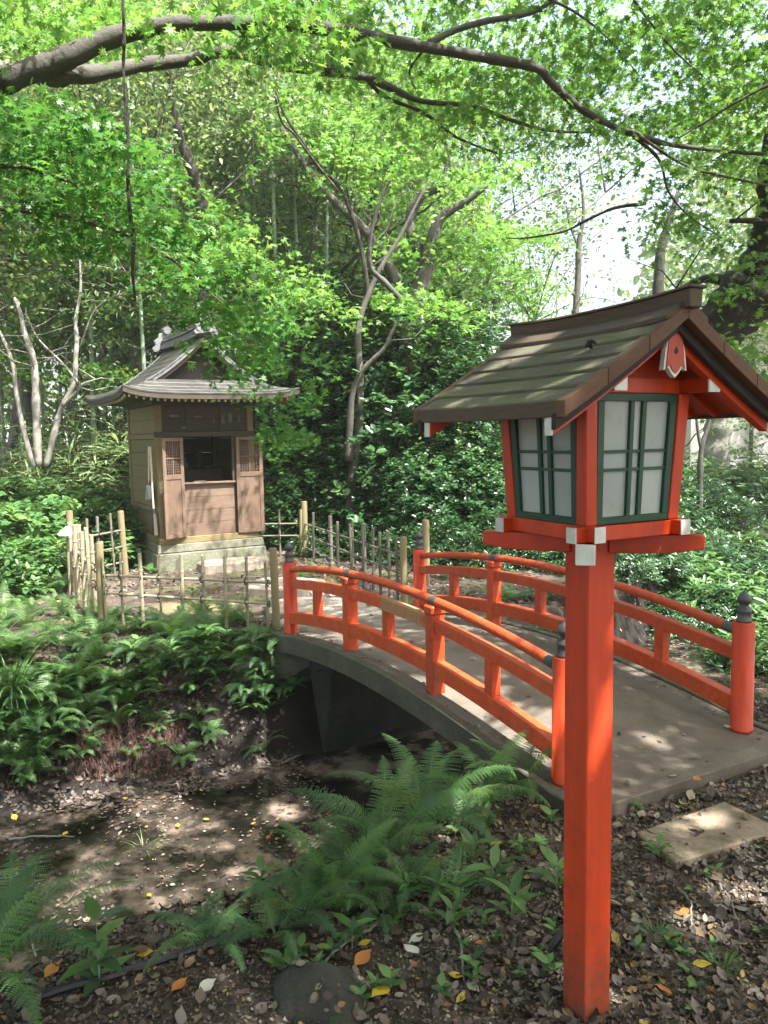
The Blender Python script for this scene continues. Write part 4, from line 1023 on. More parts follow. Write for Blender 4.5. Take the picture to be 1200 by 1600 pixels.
# ------------------------------------------------------------------ prototypes of trees and shrubs (moved to their places below)
def grow(mb, p, d, L, r, depth, tips, g, up=.25, spread=.6, nseg=4, sides=6):
    pts = [p]; dd = d/np.linalg.norm(d)
    for i in range(nseg):
        dd = dd + g.normal(size=3)*.13 + np.array([0, 0, up*.12]); dd /= np.linalg.norm(dd); p = p + dd*L/nseg; pts.append(p)
    mb.tube(pts, np.linspace(r, r*.55, len(pts)), sides)
    if depth == 0: tips.append(pts[-1]); tips.append(pts[-2]); return
    if depth == 1: tips.append(pts[-1])
    for k in range(int(g.integers(2, 4)) + (1 if depth > 1 else 0)):
        j = int(g.integers(2, nseg+1)) if k else nseg
        nd = dd + g.normal(size=3)*spread; nd[2] = nd[2]*.6 + up
        grow(mb, pts[j], nd, L*(.62+.2*g.random()), r*.5, depth-1, tips, g, up, spread, 3, max(4, sides-1))
def tree_proto(name, label, cat, h, r, seed, mat, bark, leaf, lsize, nleaf, crad, flat=.5, th=.12, depth=3, up=.3, spread=.75, trunk=.4, lean=.1, thick=.5, group=None, nst=1):
    g = np.random.default_rng(seed); t = thing(name, label, cat, (0, 0, 0), 0, group); tips = []
    mb = MB()
    for s_ in range(nst):
        d0 = np.array([g.normal()*lean, g.normal()*lean, 1.]) if nst == 1 else np.array([g.normal()*.4, g.normal()*.4, 1.])
        p = np.array([0., 0, -.15]); pts = [p]; dd = d0/np.linalg.norm(d0)
        for i in range(5):
            dd = dd+g.normal(size=3)*.05; dd /= np.linalg.norm(dd); p = p+dd*h*trunk/5; pts.append(p)
        mb.tube(pts, np.linspace(r*1.25, r*.8, 6), 10)
        for k in range(4):
            nd = dd*.9 + g.normal(size=3)*spread; nd[2] = abs(nd[2])*.7+up
            grow(mb, pts[-1 - (k % 2)], nd, h*.32, r*.5, depth-1, tips, g, up, spread)
    mk('trunk', mb, bark, t).data.shade_smooth()
    tips = np.array(tips); 
    if len(tips) > nleaf//18: tips = tips[g.permutation(len(tips))[:max(10, nleaf//18)]]
    pts = clumps(tips, max(4, nleaf//len(tips)), crad, th, g, .3)
    leaf_obj('crown', pts, lsize, leaf, mat, t, flat, .25, g)
    return t
def bush_proto(name, label, cat, w, h, seed, mat, leaf, lsize, n, flat=.4, group=None, lo=.0, stems=7):
    """a shrub of leafy shoots: leaves sit in rosettes on a lumpy dome"""
    g = np.random.default_rng(seed); t = thing(name, label, cat, (0, 0, 0), 0, group); mb = MB()
    nr = max(6, n//9); u = g.normal(size=(nr, 3)); u[:, 2] = np.abs(u[:, 2])*1.0 - lo; u /= np.linalg.norm(u, axis=1)[:, None]
    k = (.55+.5*g.random(nr))*(1+.25*np.sin(u[:, 0]*5+seed)*np.cos(u[:, 1]*4))
    C = u*k[:, None]*np.array([w, w, h]); C[:, 2] = np.abs(C[:, 2])+.04*h
    for c in C[:: max(1, nr//(stems*6))]:
        limb(mb, [(0, 0, -.05), c*np.array([.35, .35, .55]), c], .010+.008*h, .003, 4, 3, g=g)
    mk('stems', mb, 'twig', t)
    P_ = np.repeat(C, 9, axis=0); a = np.tile(np.arange(9)*2.4, nr) + np.repeat(g.random(nr)*6, 9)
    ring = np.stack([np.cos(a), np.sin(a), .35*g.normal(size=len(a))], 1); nrm = ring*(-.4)+np.array([0, 0, 1.])+np.repeat(u, 9, axis=0)*.5
    nrm += g.normal(size=nrm.shape)*(1-flat)*.5
    P_ = P_ + ring*lsize*.15 + np.array([0, 0, 1])*(g.normal(size=(len(a), 1))*lsize*.35)
    V, F, r = leaf_arrays(P_, nrm, ring, lsize*(.6+.6*g.random(len(a))), leaf, g, np.clip(np.repeat(g.random(nr), 9)*.7+g.random(len(a))*.3, 0, 1))
    o = quick('foliage', V, F, mat, t, r); o['kind'] = 'stuff'
    return t
def bamboo_proto(label, h, seed, group):
    g = np.random.default_rng(seed); t = thing('bamboo', label, 'bamboo', (0, 0, 0), 0, group); mb = MB(); r = .03+.012*g.random()
    n = 26; lean = g.normal(size=2)*.05; pts = []; rad = []
    for i in range(n):
        f = i/n; q = np.array([lean[0]*h*f**1.6, lean[1]*h*f**1.6, h*f]); rr = r*(1-.75*f)
        for k, m_ in ((0, 1.0), (.04, 1.12), (.08, 1.0)): pts.append(q+np.array([0, 0, h/n*k])); rad.append(rr*m_)
    mb.tube(pts, rad, 8); mk('culm', mb, 'bamboo_green', t).data.shade_smooth()
    C = []
    tw = MB()
    for i in range(8, n):
        f = i/n
        for k in range(2):
            a = g.random()*6.28; L = (.9-.5*f)*(.6+.5*g.random())*1.3; b = np.array([lean[0]*h*f**1.6, lean[1]*h*f**1.6, h*f]); e = b+np.array([math.cos(a)*L, math.sin(a)*L, .25*L-.1])
            tw.tube([b, (b+e)/2+np.array([0, 0, .12]), e], [.006, .004, .002], 4)
            for q in np.linspace(.3, 1, 5): C.append(b+(e-b)*q+np.array([0, 0, .12*math.sin(q*3.1)]))
    mk('twigs', tw, 'bamboo_green', t)['kind'] = 'stuff'
    P_ = clumps(np.array(C), 9, .20, .06, g, .5); leaf_obj('foliage', P_, .13, BLADE, 'bamboo_leaf', t, .45, .7, g)
    return t
PROTO = {}
def place(key, spots, label=None, group=None):
    """spots: (x, y, scale, rz)"""
    src = PROTO[key]; out = []; labels = label if isinstance(label, list) else None
    for i, (x, y, s, rz) in enumerate(spots):
        if labels: label = labels[i]
        z = hz(x, y)
        if 'used' not in src.keys():
            src['used'] = 1; src.location = (x, y, z); src.rotation_euler = (0, 0, rz); src.scale = (s,)*3; o = src
            if label: o['label'] = label
            if group: o['group'] = group
        else: o = dup(src, (x, y, z), rz, s, label, group); 
        out.append(o)
    return out
def xat(px, Y): return (px-600)/FPX*Y
GB = 'leafy trees of the wood behind the shrine'
PROTO['tall1'] = tree_proto('broadleaf_tree', 'tall leafy tree standing in the wood behind the shrine', 'tree', 9, .13, 31, 'tree_leaf', 'bark_grey', OVAL, .080, 24000, .75, .35, .28, 4, .35, .8)
PROTO['tall2'] = tree_proto('broadleaf_tree', 'tall leafy tree standing in the wood behind the shrine', 'tree', 8, .11, 32, 'tree_leaf', 'bark_grey', OVAL, .075, 24000, .7, .35, .25, 4, .4, .8)
PROTO['maple1'] = tree_proto('maple_tree', 'pale green maple of the wood', 'tree', 5.5, .08, 33, 'maple_leaf_pale', 'bark_maple', MAPLE5, .085, 11000, .55, .65, .06, 3, .35, .9, .52)
PROTO['maple2'] = tree_proto('maple_tree', 'pale green maple of the wood', 'tree', 5.0, .08, 34, 'maple_leaf_pale', 'bark_maple', MAPLE5, .08, 11000, .5, .65, .05, 3, .35, .9, .52)
PROTO['ever1'] = bush_proto('evergreen_shrub', 'tall dark glossy evergreen shrub', 'shrub', 1.25, 2.7, 41, 'evergreen_leaf', OVAL, .088, 16000)
PROTO['ever2'] = bush_proto('evergreen_shrub', 'dark glossy evergreen shrub', 'shrub', 1.2, 1.6, 42, 'evergreen_leaf', OVAL, .08, 12000)
PROTO['low1'] = bush_proto('low_shrub', 'low leafy shrub', 'shrub', .62, .6, 43, 'bush_leaf', OVAL, .085, 2400)
PROTO['low2'] = bush_proto('low_shrub', 'low leafy shrub', 'shrub', .6, .55, 44, 'bush_leaf', NARROW, .12, 1800)
PROTO['lowd'] = bush_proto('low_shrub', 'low dark shrub', 'shrub', .7, .7, 45, 'evergreen_leaf', NARROW, .085, 3200)
PROTO['bam1'] = bamboo_proto('slender bamboo culm in the grove', 9.5, 51, 'bamboo culms')
PROTO['bam2'] = bamboo_proto('slender bamboo culm in the grove', 8.5, 52, 'bamboo culms')
PROTO['sasa'] = bush_proto('dwarf_bamboo', 'arching clump of narrow leaved dwarf bamboo', 'bamboo', .8, 1.3, 46, 'bamboo_leaf', tpl_blade(.055), .24, 2600, .2)
g = np.random.default_rng(61)
def spots(lst, s0=.9, s1=1.15): return [(xat(px, Y), Y, s*g.uniform(s0, s1), g.uniform(0, 6.28)) for px, Y, s in lst]
lab = 'tall leafy tree in the wood behind the shrine and the bridge'
place('tall1', spots([(60, 15, 1.0), (210, 18, 1.1), (400, 17, 1.1), (560, 16, 1.0), (-60, 19, 1.2), (330, 24, 1.4), (480, 25, 1.3), (120, 26, 1.5), (1420, 20, 1.0), (520, 24, 1.0)]), lab, GB)
place('tall2', spots([(140, 21, 1.2), (300, 14.5, .95), (470, 20, 1.1), (20, 23, 1.3), (530, 19, .95), (1400, 25, 1.1), (240, 27, 1.5), (420, 29, 1.6), (-120, 15, 1.2), (1400, 15, 1.0)]), lab, GB)
place('tall1', [(-7.5, 2.0, 1.0, 1), (-2.5, -5.5, 1.0, 2), (10, -4.5, 1.0, 3), (11, 6.5, 1.0, 4), (0.8, -9, 1.1, 5), (-9, 7.5, 1.1, 6)], 'unseen tall leafy tree added round the viewer to hold back sky light', 'trees round the viewer')  # out-of-view trees added to cut the light of the open sky
place('tall2', [(-6, -3.5, 1.1, 1), (3.6, -6, 1.1, 2), (11.5, 1.8, 1.05, 3), (12, 10.5, 1.2, 4), (-10, -1, 1.2, 5), (6.5, -7, 1.1, 6), (-8.5, 12, 1.1, 2)], 'unseen tall leafy tree added round the viewer to hold back sky light', 'trees round the viewer')
lab2 = ['pale green maple spreading in layers right of the shrine roof', 'pale green maple spreading high above the shrine roof', 'pale green maple beyond the right edge over the stream', 'pale green maple spreading behind the old rusty trunk']
lab2b = ['pale green maple spreading above the forked grey tree', 'pale green maple far behind the shrine ridge', 'pale green maple above the bare tree at the left', 'small flat topped maple under the white sky left of the lantern ridge', 'small flat topped maple under the white sky behind the lantern ridge']
GM = 'pale maples at the edge of the wood'
place('maple1', spots([(430, 14.5, 1.2), (300, 15, 1.2), (1240, 13, .8), (575, 15.5, 1.15)]), lab2, GM)
place('maple2', spots([(500, 13, 1.2), (380, 15, 1.2), (180, 14, 1.1), (940, 19, .5), (1060, 17, .5)]), lab2b, GM)
lab3 = ['tall glossy evergreen shrub filling the thicket just right of the forked grey tree', 'tall dark evergreen shrub of the thicket left of the lantern roof', 'tall dark evergreen shrub directly behind the forked grey tree', 'tallest evergreen shrub at the back of the thicket by the old tree',
        'medium evergreen shrub in front of the thicket left of the lantern windows', 'tall evergreen shrub between the shrine and the forked grey tree', 'rounded evergreen shrub partly hidden by the left corner of the lantern roof', 'tall evergreen shrub standing behind the old rusty trunk']
place('ever1', spots([(630, 11.6, 1.2), (710, 12.0, 1.05), (550, 12.2, 1.15), (600, 13.2, 1.35), (700, 10.6, .72), (470, 12.6, 1.0), (765, 12.4, .8), (670, 12.8, 1.35)]), lab3, 'evergreen thicket behind the bridge')
lab4 = ['rounded evergreen shrub behind the lattice fence and the far right bridge post', 'rounded evergreen shrub showing just left of the lantern box', 'rounded evergreen shrub behind the left windows of the lantern', 'rounded evergreen shrub behind the lantern post above the far railing', 'dark evergreen shrub at the foot of the forked grey tree',
        'evergreen shrub right of the lantern post beyond the railing', 'evergreen shrub behind the fence just right of the shrine', 'large evergreen shrub deep behind the lantern box', 'large evergreen shrub deep behind the lantern post']
place('ever2', spots([(660, 10.2, .75), (760, 10.4, .8), (840, 11, .8), (920, 11.5, .8), (560, 10.8, .8), (1000, 12, .75), (480, 11, .65), (800, 12.6, 1.0), (900, 13.5, 1.0)]), lab4, 'evergreen shrubs behind the stream')
lab5 = 'low dark small leaved shrub on the bank behind the bridge'
place('lowd', spots([(700, 9.0, .7), (780, 9.3, .75), (860, 9.8, .8), (940, 9.6, .8), (1000, 10.2, .85), (1080, 11, .9), (620, 9.4, .6), (900, 8.6, .55), (1160, 10.6, .9), (1120, 12.5, 1.1), (500, 10.0, .5), (1230, 10, .9), (820, 8.9, .5), (980, 8.7, .6), (1050, 8.9, .65), (1015, 9.5, .8), (1100, 9.6, .8), (935, 9.1, .7), (1060, 8.6, .5), (1000, 10.8, .9), (1070, 11.2, .9), (1130, 10.2, .9), (900, 10.4, .7), (760, 8.6, .5), (1140, 8.8, .7), (1190, 9.6, .8), (560, 9.8, .5)]), lab5, 'low dark shrubs behind the stream')
lab6 = ['broad leaved shrub at the left edge below the pale bare stems', 'broad leaved shrub behind the cone cap of the left fence', 'broad leaved shrub against the left wall of the shrine', 'taller broad leaved shrub between the bare tree and the shrine', 'taller broad leaved shrub at the foot of the bare tree', 'broad leaved shrub half hidden behind the shrine',
        'broad leaved shrub cut off by the left edge above the ferns', 'lower broad leaved shrub in front of the left fence corner', 'sunlit broad leaved shrub at the extreme left above the grass tuft']
place('low1', spots([(20, 9.0, 1.25), (90, 9.4, 1.3), (160, 9.6, 1.3), (120, 10.4, 1.5), (30, 10.6, 1.5), (200, 10.5, 1.3), (-40, 8.5, 1.2), (60, 8.2, .9), (-20, 7.6, .9)]), lab6, 'broad leaved shrubs left of the shrine')
lab7 = ['leafy shrub right of the lantern box under the pale building wall', 'leafy shrub at the right edge above the end post of the railing', 'leafy shrub close to the right side of the lantern box', 'tall leafy shrub in front of the stout pale trunk', 'leafy shrub far back between the thin sapling and the lantern',
        'tall leafy shrub at the right edge under the building', 'leafy shrub far back hidden beside the lantern windows', 'leafy shrub far back behind the lantern post', 'leafy shrub just outside the right edge near the water', 'small leafy shrub at the right edge close to the stream', 'big leafy shrub under the building wall beside the pale trunk', 'big leafy shrub under the building wall at the right edge', 'big leafy shrub behind the thin forked sapling', 'big leafy shrub just beyond the right edge under the building']
place('low2', spots([(1120, 9.4, 1.0), (1180, 9.0, 1.0), (1060, 10.4, 1.1), (1150, 12, 1.3), (1090, 13.5, 1.3), (1210, 11.5, 1.3), (1020, 13, 1.2), (960, 13.5, 1.2), (1250, 8.4, 1.0), (1190, 7.4, .7), (1130, 15, 1.4), (1180, 16, 1.5), (1090, 15.5, 1.4), (1215, 14, 1.4)]), lab7, 'green shrubs at the right behind the stream')
lab8 = 'slender pale green bamboo culm rising in the grove'
place('bam1', spots([(150, 12.0, 1), (185, 12.6, 1), (235, 11.8, 1), (265, 12.8, 1), (440, 12.6, 1), (405, 13.2, 1), (480, 13.2, 1), (512, 12.4, 1), (720, 17, .9), (765, 18.5, .95), (100, 16, 1), (40, 17, 1), (330, 16, 1), (870, 22, .9), (650, 18, 1)]), lab8, 'bamboo culms in the grove')
place('bam2', spots([(170, 13.0, 1), (215, 13.4, 1), (290, 12.4, 1), (250, 14, 1), (425, 13.8, 1), (745, 20, .9), (10, 14.5, 1), (75, 14, 1), (365, 14.2, 1), (820, 24, .9), (560, 18, 1), (955, 26, .9)]), lab8, 'bamboo culms in the grove')
lab9 = 'arching clump of narrow leaved dwarf bamboo left of the shrine'
place('sasa', spots([(10, 11, 1.0), (70, 11.8, 1.1), (130, 11.5, 1.2), (190, 12, 1.3), (240, 12.3, 1.4), (300, 12.6, 1.3), (160, 13, 1.6), (350, 13, 1.3), (430, 12.6, 1.0), (-40, 12, 1.2), (210, 11.2, .9)]), lab9, 'dwarf bamboo clumps left of the shrine')

# trunks one can tell apart
def traced(name, label, cat, base, limbs, bark, twigs=0, seed=5):
    b = np.array(base); t = thing(name, label, cat, tuple(b)); g = np.random.default_rng(seed)
    for i, (pts, Y0, Y1, rad) in enumerate(limbs):
        Ys = np.linspace(Y0, Y1, len(pts)); P_ = [at(x, y, q)-b for (x, y), q in zip(pts, Ys)]
        mb = MB(); c = limb(mb, P_, 0, 0, 9, 6, rad=rad, g=g)
        for k in range(twigs):
            j = int(g.integers(len(c)//3, len(c))); d = g.normal(size=3); d[2] = abs(d[2])*.8; e = c[j]+d*.25; mb.tube([c[j], (c[j]+e)/2+g.normal(size=3)*.04, e, e+d*.15+g.normal(size=3)*.08], [.009, .007, .005, .002], 4)
        mk('trunk' if i == 0 else 'limb', mb, bark, t).data.shade_smooth()
    return t
traced('bare_tree', 'pale multi stemmed bare tree rising behind the shrubs left of the shrine', 'tree', (xat(62, 10.3), 10.3, 0),
       [(((60, 730), (57, 660), (55, 600), (52, 560), (38, 520), (32, 490), (22, 465)), 10.3, 10.5, [.055, .05, .048, .044, .036, .03, .022]),
        (((52, 730), (35, 665), (25, 610), (20, 570), (5, 530), (-10, 500)), 10.2, 10.2, [.036, .032, .03, .026, .02, .012]),
        (((72, 730), (84, 680), (95, 640), (115, 600), (118, 560), (120, 530), (118, 500), (126, 450), (124, 400)), 10.35, 10.8, [.045, .04, .036, .034, .032, .03, .026, .02, .01]),
        (((97, 635), (120, 612), (130, 600), (160, 590)), 10.4, 10.4, [.026, .022, .016, .006]), (((126, 603), (100, 570), (60, 530), (45, 500), (40, 488)), 10.5, 10.6, [.014, .013, .011, .008, .004]),
        (((124, 545), (140, 500), (152, 480), (180, 462), (205, 455)), 10.7, 10.8, [.012, .010, .008, .006, .003])], 'bark_pale', 5)
traced('forked_tree', 'slender grey tree with one low crooked side limb behind the fence', 'tree', (xat(552, 10.0), 10.0, 0),
       [(((545, 850), (548, 760), (560, 680), (563, 600), (560, 540), (562, 500), (580, 450), (600, 410), (625, 370), (650, 320), (672, 280)), 10.0, 10.5, [.054, .05, .048, .046, .044, .040, .035, .030, .025, .018, .012]),
        (((545, 720), (547, 660), (552, 610), (570, 575), (600, 545), (612, 520), (625, 495)), 9.95, 9.7, [.05, .045, .036, .032, .028, .022, .012]),
        (((628, 470), (600, 440), (580, 420), (577, 390), (583, 350), (600, 300), (612, 280)), 10.0, 9.7, [.04, .036, .032, .028, .022, .018, .01])], 'bark_grey', 3)
traced('old_tree', 'thick rusty barked old tree trunk with a broken top and spreading limbs behind the thicket', 'tree', (xat(640, 13), 13, 0),
       [(((655, 850), (650, 700), (645, 600), (640, 520), (660, 440), (675, 380), (690, 340), (735, 310), (762, 290)), 11.6, 11.2, [.20, .18, .17, .16, .12, .10, .07, .05, .02]),
        (((645, 520), (630, 470), (600, 400), (560, 350), (500, 290), (440, 200)), 11.6, 11.2, [.14, .10, .08, .07, .05, .03]), (((668, 410), (640, 360), (655, 310), (690, 290), (700, 250)), 11.5, 11.5, [.09, .08, .07, .05, .03])], 'bark_grey', 3)
traced('dark_leaning_tree', 'black leaning tree trunk curving out of view at the right behind the lantern roof', 'tree', (xat(1090, 6.5)+.2, 6.8, 0),
       [(((923, 960), (924, 900), (940, 820), (975, 730), (1020, 650), (1070, 580), (1125, 510), (1185, 440), (1203, 380), (1208, 320), (1215, 230), (1240, 100)), 7.2, 6.3, [.19, .18, .19, .20, .21, .22, .24, .26, .18, .13, .11, .10]),
        (((1185, 455), (1110, 435), (1060, 455), (1000, 490)), 6.6, 7.3, [.06, .04, .03, .015]), (((1205, 350), (1180, 345), (1140, 345)), 6.3, 6.3, [.03, .025, .015])], 'bark_dark', 2)
traced('pale_trunk', 'stout pale tree trunk in front of the building at the right', 'tree', (xat(1115, 16), 16, 0), [(((1120, 830), (1118, 740), (1122, 680), (1124, 630), (1126, 560), (1130, 450)), 16, 16, [.30, .27, .26, .27, .22, .16]), (((1126, 640), (1140, 560), (1150, 480)), 16, 16.2, [.12, .1, .05])], 'bark_pale')
traced('thin_forked_tree', 'thin forked sapling standing in front of the stout pale trunk', 'tree', (xat(1095, 12), 12, 0), [(((1092, 830), (1094, 760), (1096, 700), (1108, 660), (1118, 600)), 12, 12, [.05, .045, .04, .03, .02]), (((1096, 705), (1090, 670), (1085, 620)), 12, 12, [.03, .025, .015])], 'bark_grey')
traced('thin_tree', 'thin grey sapling seen against the white sky above the lantern ridge', 'tree', (xat(900, 14), 14, 0), [(((895, 820), (897, 640), (898, 520), (903, 440), (905, 380), (912, 330), (905, 260)), 14, 14, [.08, .075, .07, .06, .05, .03, .02]), (((905, 390), (890, 350), (885, 320)), 14, 14, [.025, .02, .01])], 'bark_grey', 6)
traced('dark_sapling', 'dark upright trunk between the sky gap and the leaning tree', 'tree', (xat(1028, 13), 13, 0), [(((1020, 820), (1024, 640), (1026, 500), (1030, 430), (1035, 380), (1060, 300)), 13, 13, [.11, .10, .10, .09, .07, .04])], 'bark_dark', 3)
traced('crooked_tree', 'short dark crooked trunk catching sun high above the shrine roof', 'tree', (xat(300, 12), 12, 0), [(((320, 700), (318, 500), (315, 330), (305, 280), (290, 240), (275, 190), (265, 110), (262, 40)), 12, 11.6, [.10, .09, .085, .08, .075, .06, .05, .04])], 'bark_dark', 2)
traced('leaning_tree', 'slender tree leaning left through the maple leaves above the shrine', 'tree', (xat(600, 10.5), 10.8, 0), [(((590, 640), (570, 420), (535, 300), (500, 265), (475, 225), (445, 180), (430, 140)), 10.8, 10.0, [.035, .032, .028, .025, .021, .016, .009])], 'bark_dark', 3)

# hanging vine in front
mb = MB(); c = [at(x, y, 3.1) for x, y in ((192, -60), (192, 0), (194, 60), (193, 110), (197, 170), (201, 230), (200, 290), (204, 340), (209, 370), (207, 420), (211, 470))]
limb(mb, [p-c[0] for p in c], 0, 0, 6, 5, rad=[.006, .006, .0065, .006, .007, .0075, .007, .008, .0085, .007, .005], g=rng)
tag(mk('hanging_vine', mb, 'bark_dark', loc=c[0]), 'thin dark vine hanging straight down in front of the maple leaves', 'vine')

# the far wood, closing the view
def far_wood():
    g = np.random.default_rng(71); C = []
    for _ in range(2600):
        a = g.uniform(-.75, .75); Y = g.uniform(27, 42); x = a*Y; px = 600+a*FPX
        top = 15
        if 690 < px < 1010: top = 3.3 + 2.5*abs((px-850)/160)**2 + g.normal()*.8
        elif 660 < px <= 690 or 1010 <= px < 1060: top = 9
        z = g.uniform(0, top); C.append((x, Y, z))
    C = np.array(C); P_ = clumps(C, 26, 1.0, .55, g, .5)
    o = leaf_obj('far_wood', P_, .34, OVAL, 'tree_leaf', None, .35, .3, g)
    tag(o, None, None, kind='stuff')
far_wood()
# sparse sprays across the sky opening
g = np.random.default_rng(72)
T5 = region([(690, 320), (1010, 300), (1010, 500), (690, 520)], 26, 12, 17, g); P_ = clumps(T5, 22, .5, .15, g, .5)
sp = thing('airy_tree', 'airy pale tree thinly veiling the white sky opening above the lantern roof', 'tree', (xat(835, 15), 15, 0)); b = np.array([xat(835, 15), 15, 0.])
mb = MB(); tp = at(835, 470, 15)-b; limb(mb, [(0, 0, -.2), tp*.5, tp], .06, .03, 7, 5)
for c in T5[::2]: limb(mb, [tp*.9, (tp+c-b)/2+np.array([0, 0, .2]), c-b], .015, .004, 4, 4)
mk('trunk', mb, 'bark_grey', sp); leaf_obj('crown', P_, .10, OVAL, 'tree_leaf', sp, .4, .3, g, b)

# ------------------------------------------------------------------ building seen at the right
bd = thing('building', 'plain pale plastered building glimpsed between the trees at the right edge', 'building', (9.5, 24, 0), R(-8))
mk('wall', MB().box(-.2, 14, 0, 8, -.5, 4.6), 'wall_plaster', bd)
mk('roof', MB().box(-.7, 14.5, -.6, 8.6, 4.6, 4.85), 'tile_grey', bd, bevel=.03)
for x in (2.2, 6.2):
    w_ = mk('window_frame', MB().box(x, x+1.4, -.05, .02, 2.9, 4.1), 'steel_grey', bd); mk('pane', MB().box(x+.06, x+.67, -.06, -.051, 2.96, 4.04), 'black_rubber', w_); mk('pane', MB().box(x+.73, x+1.34, -.06, -.051, 2.96, 4.04), 'black_rubber', w_)
mk('drainpipe', MB().tube([(1.5, -.1, -.3), (1.5, -.1, 4.5)], .06, 8), 'black_rubber', bd)

# ------------------------------------------------------------------ ferns
def frond(L, npair, wid, detail, g, arch=.7, up=1.0):
    """one frond growing along +x: rachis arching up and over, toothed pinnae on both sides"""
    V = []; F = []; n = npair
    th0 = up; ang = th0; p = np.array([0., 0, 0]); pts = [p]; dirs = []
    for i in range(n+4):
        d = np.array([math.cos(ang), 0, math.sin(ang)]); dirs.append(d); p = p+d*L/(n+4); pts.append(p); ang -= arch*2.0/(n+4)*(.5+i/(n+4))
    pts = np.array(pts); dirs.append(dirs[-1])
    k = 0
    for i in range(len(pts)-1):                       # rachis as a thin folded strip
        r = .0022*(1-i/len(pts))+.0008
        V += [pts[i]+(0, r, 0), pts[i]-(0, r, 0), pts[i+1]-(0, r*.9, 0), pts[i+1]+(0, r*.9, 0)]; F.append((k, k+1, k+2, k+3)); k += 4
    for i in range(4, n+4):
        t = (i-4)/n; l = wid*(math.sin(min(1, (t+.12)/.42)*math.pi/2))*(1-t)**.75 if t > .3 else wid*(.62+.38*t/.3)*(1-t)**.45
        nrm0 = np.cross(dirs[i], (0, 1, 0)); nrm0 = -nrm0
        for sg in (-1, 1):
            sdv = np.array([0, sg*1., 0])*.92 + dirs[i]*.42 - np.array([0, 0, 1])*.12 + g.normal(size=3)*.06; sdv /= np.linalg.norm(sdv)
            fw = np.cross(sdv, np.array([0, 0, 1.])); fw = dirs[i]-sdv*np.dot(dirs[i], sdv); fw /= np.linalg.norm(fw)
            hw = L/(n+4)*.50; b = pts[i]
            drp = lambda q: np.array([0, 0, -.22*l*q*q])
            if detail == 0:
                V += [b, b+sdv*l*.4+fw*hw*.8+drp(.4), b+sdv*l+drp(1), b+sdv*l*.4-fw*hw*.8+drp(.4)]; F.append((k, k+1, k+2, k+3)); k += 4
            else:
                m_ = detail
                for j in range(m_):
                    q0, q1 = j/m_, (j+1)/m_; w0 = hw*(1-q0)**.55*1.05
                    a0, a1 = b+sdv*l*q0+drp(q0), b+sdv*l*q1+drp(q1)
                    for f_ in (1, -1):
                        V += [a0, a0+fw*w0*f_*1.0+sdv*l*.42/m_, a0+fw*w0*f_*.86+sdv*l*.86/m_, a0+sdv*l*(.80 if m_ > 4 else 1.)/m_]; F.append((k, k+1, k+2, k+3)); k += 4
    return np.array(V), np.array(F)
def fern_proto(label, L, nf, npair, wid, detail, seed, mat, arch=.75, up=1.0):
    g = np.random.default_rng(seed); t = thing('fern', label, 'fern', (0, 0, 0))
    fm = []
    for i in range(nf):
        V, F = frond(L*g.uniform(.75, 1.1), npair, wid*g.uniform(.85, 1.1), detail, g, arch*g.uniform(.7, 1.25), up*g.uniform(.75, 1.25))
        o = quick('frond', V, F, mat, t, np.full(len(V), g.random())*.75 + .25*np.repeat(g.random(len(V)//4), 4))
        o.rotation_euler = (g.normal()*.12, 0, i*2*math.pi/nf + g.normal()*.25)
    return t
PROTO['fernA'] = fern_proto('fern', .54, 8, 32, .105, 9, 81, 'fern_leaf', .7, 1.15)
PROTO['fernB'] = fern_proto('fern', .44, 8, 28, .092, 8, 82, 'fern_leaf', .85, 1.05)
PROTO['fernC'] = fern_proto('fern', .42, 9, 26, .088, 5, 83, 'fern_dark', .9, .85)
PROTO['fernD'] = fern_proto('fern', .36, 7, 17, .085, 2, 84, 'fern_leaf', .85, .9)
def put(key, px, py, s, rz, label, dz_=0, group=None, tilt=(0, 0)):
    p = hit(px, py); src = PROTO[key]
    if 'used' not in src.keys(): src['used'] = 1; o = src; o.scale = (s,)*3
    else: o = dup(src, p, rz, s)
    o['label'] = label
    if group: o['group'] = group
    o.location = (p[0], p[1], p[2]+dz_); o.rotation_euler = (tilt[0], tilt[1], rz); return o
def weed_proto(name, label, cat, n, L, w, up, seed, mat='grass_leaf', fold=.05, tiers=1, h=.1):
    g = np.random.default_rng(seed); t = thing(name, label, cat, (0, 0, 0)); a = np.arange(n)*2.4+g.random()*6
    z = np.repeat(np.linspace(.02, h, tiers), -(-n//tiers))[:n]
    P_ = np.stack([0*a, 0*a, z], 1); dr = np.stack([np.cos(a), np.sin(a), up+g.normal(size=n)*.25], 1); nr = np.stack([-np.cos(a)*up, -np.sin(a)*up, np.ones(n)], 1)+g.normal(size=(n, 3))*.15
    mb = MB().tube([(0, 0, -.03), (.004, 0, h*.6), (0, 0, h)], [.004, .003, .002], 5); mk('stem', mb, 'bamboo_green', t)
    tv = np.array([(0, 0, 0), (.25, w, fold), (.6, w*.9, fold*.6-.02), (1, 0, -.16), (.6, -w*.9, fold*.6-.02), (.25, -w, fold), (.3, 0, 0), (.62, 0, -.03)]); tf = np.array([(0, 6, 1, 1), (6, 7, 2, 1), (7, 3, 2, 2), (0, 5, 6, 6), (6, 5, 4, 7), (7, 4, 3, 3)])
    tf = np.array([(0, 6, 1), (6, 7, 2), (6, 2, 1), (7, 3, 2), (0, 5, 6), (6, 5, 4), (6, 4, 7), (7, 4, 3)])
    for i in range(n):
        V, F, r = leaf_arrays(P_[i:i+1], nr[i:i+1], dr[i:i+1], np.array([L*g.uniform(.7, 1.1)]), (tv, tf), g)
        quick('leaf', V, F, mat, t, r)
    return t
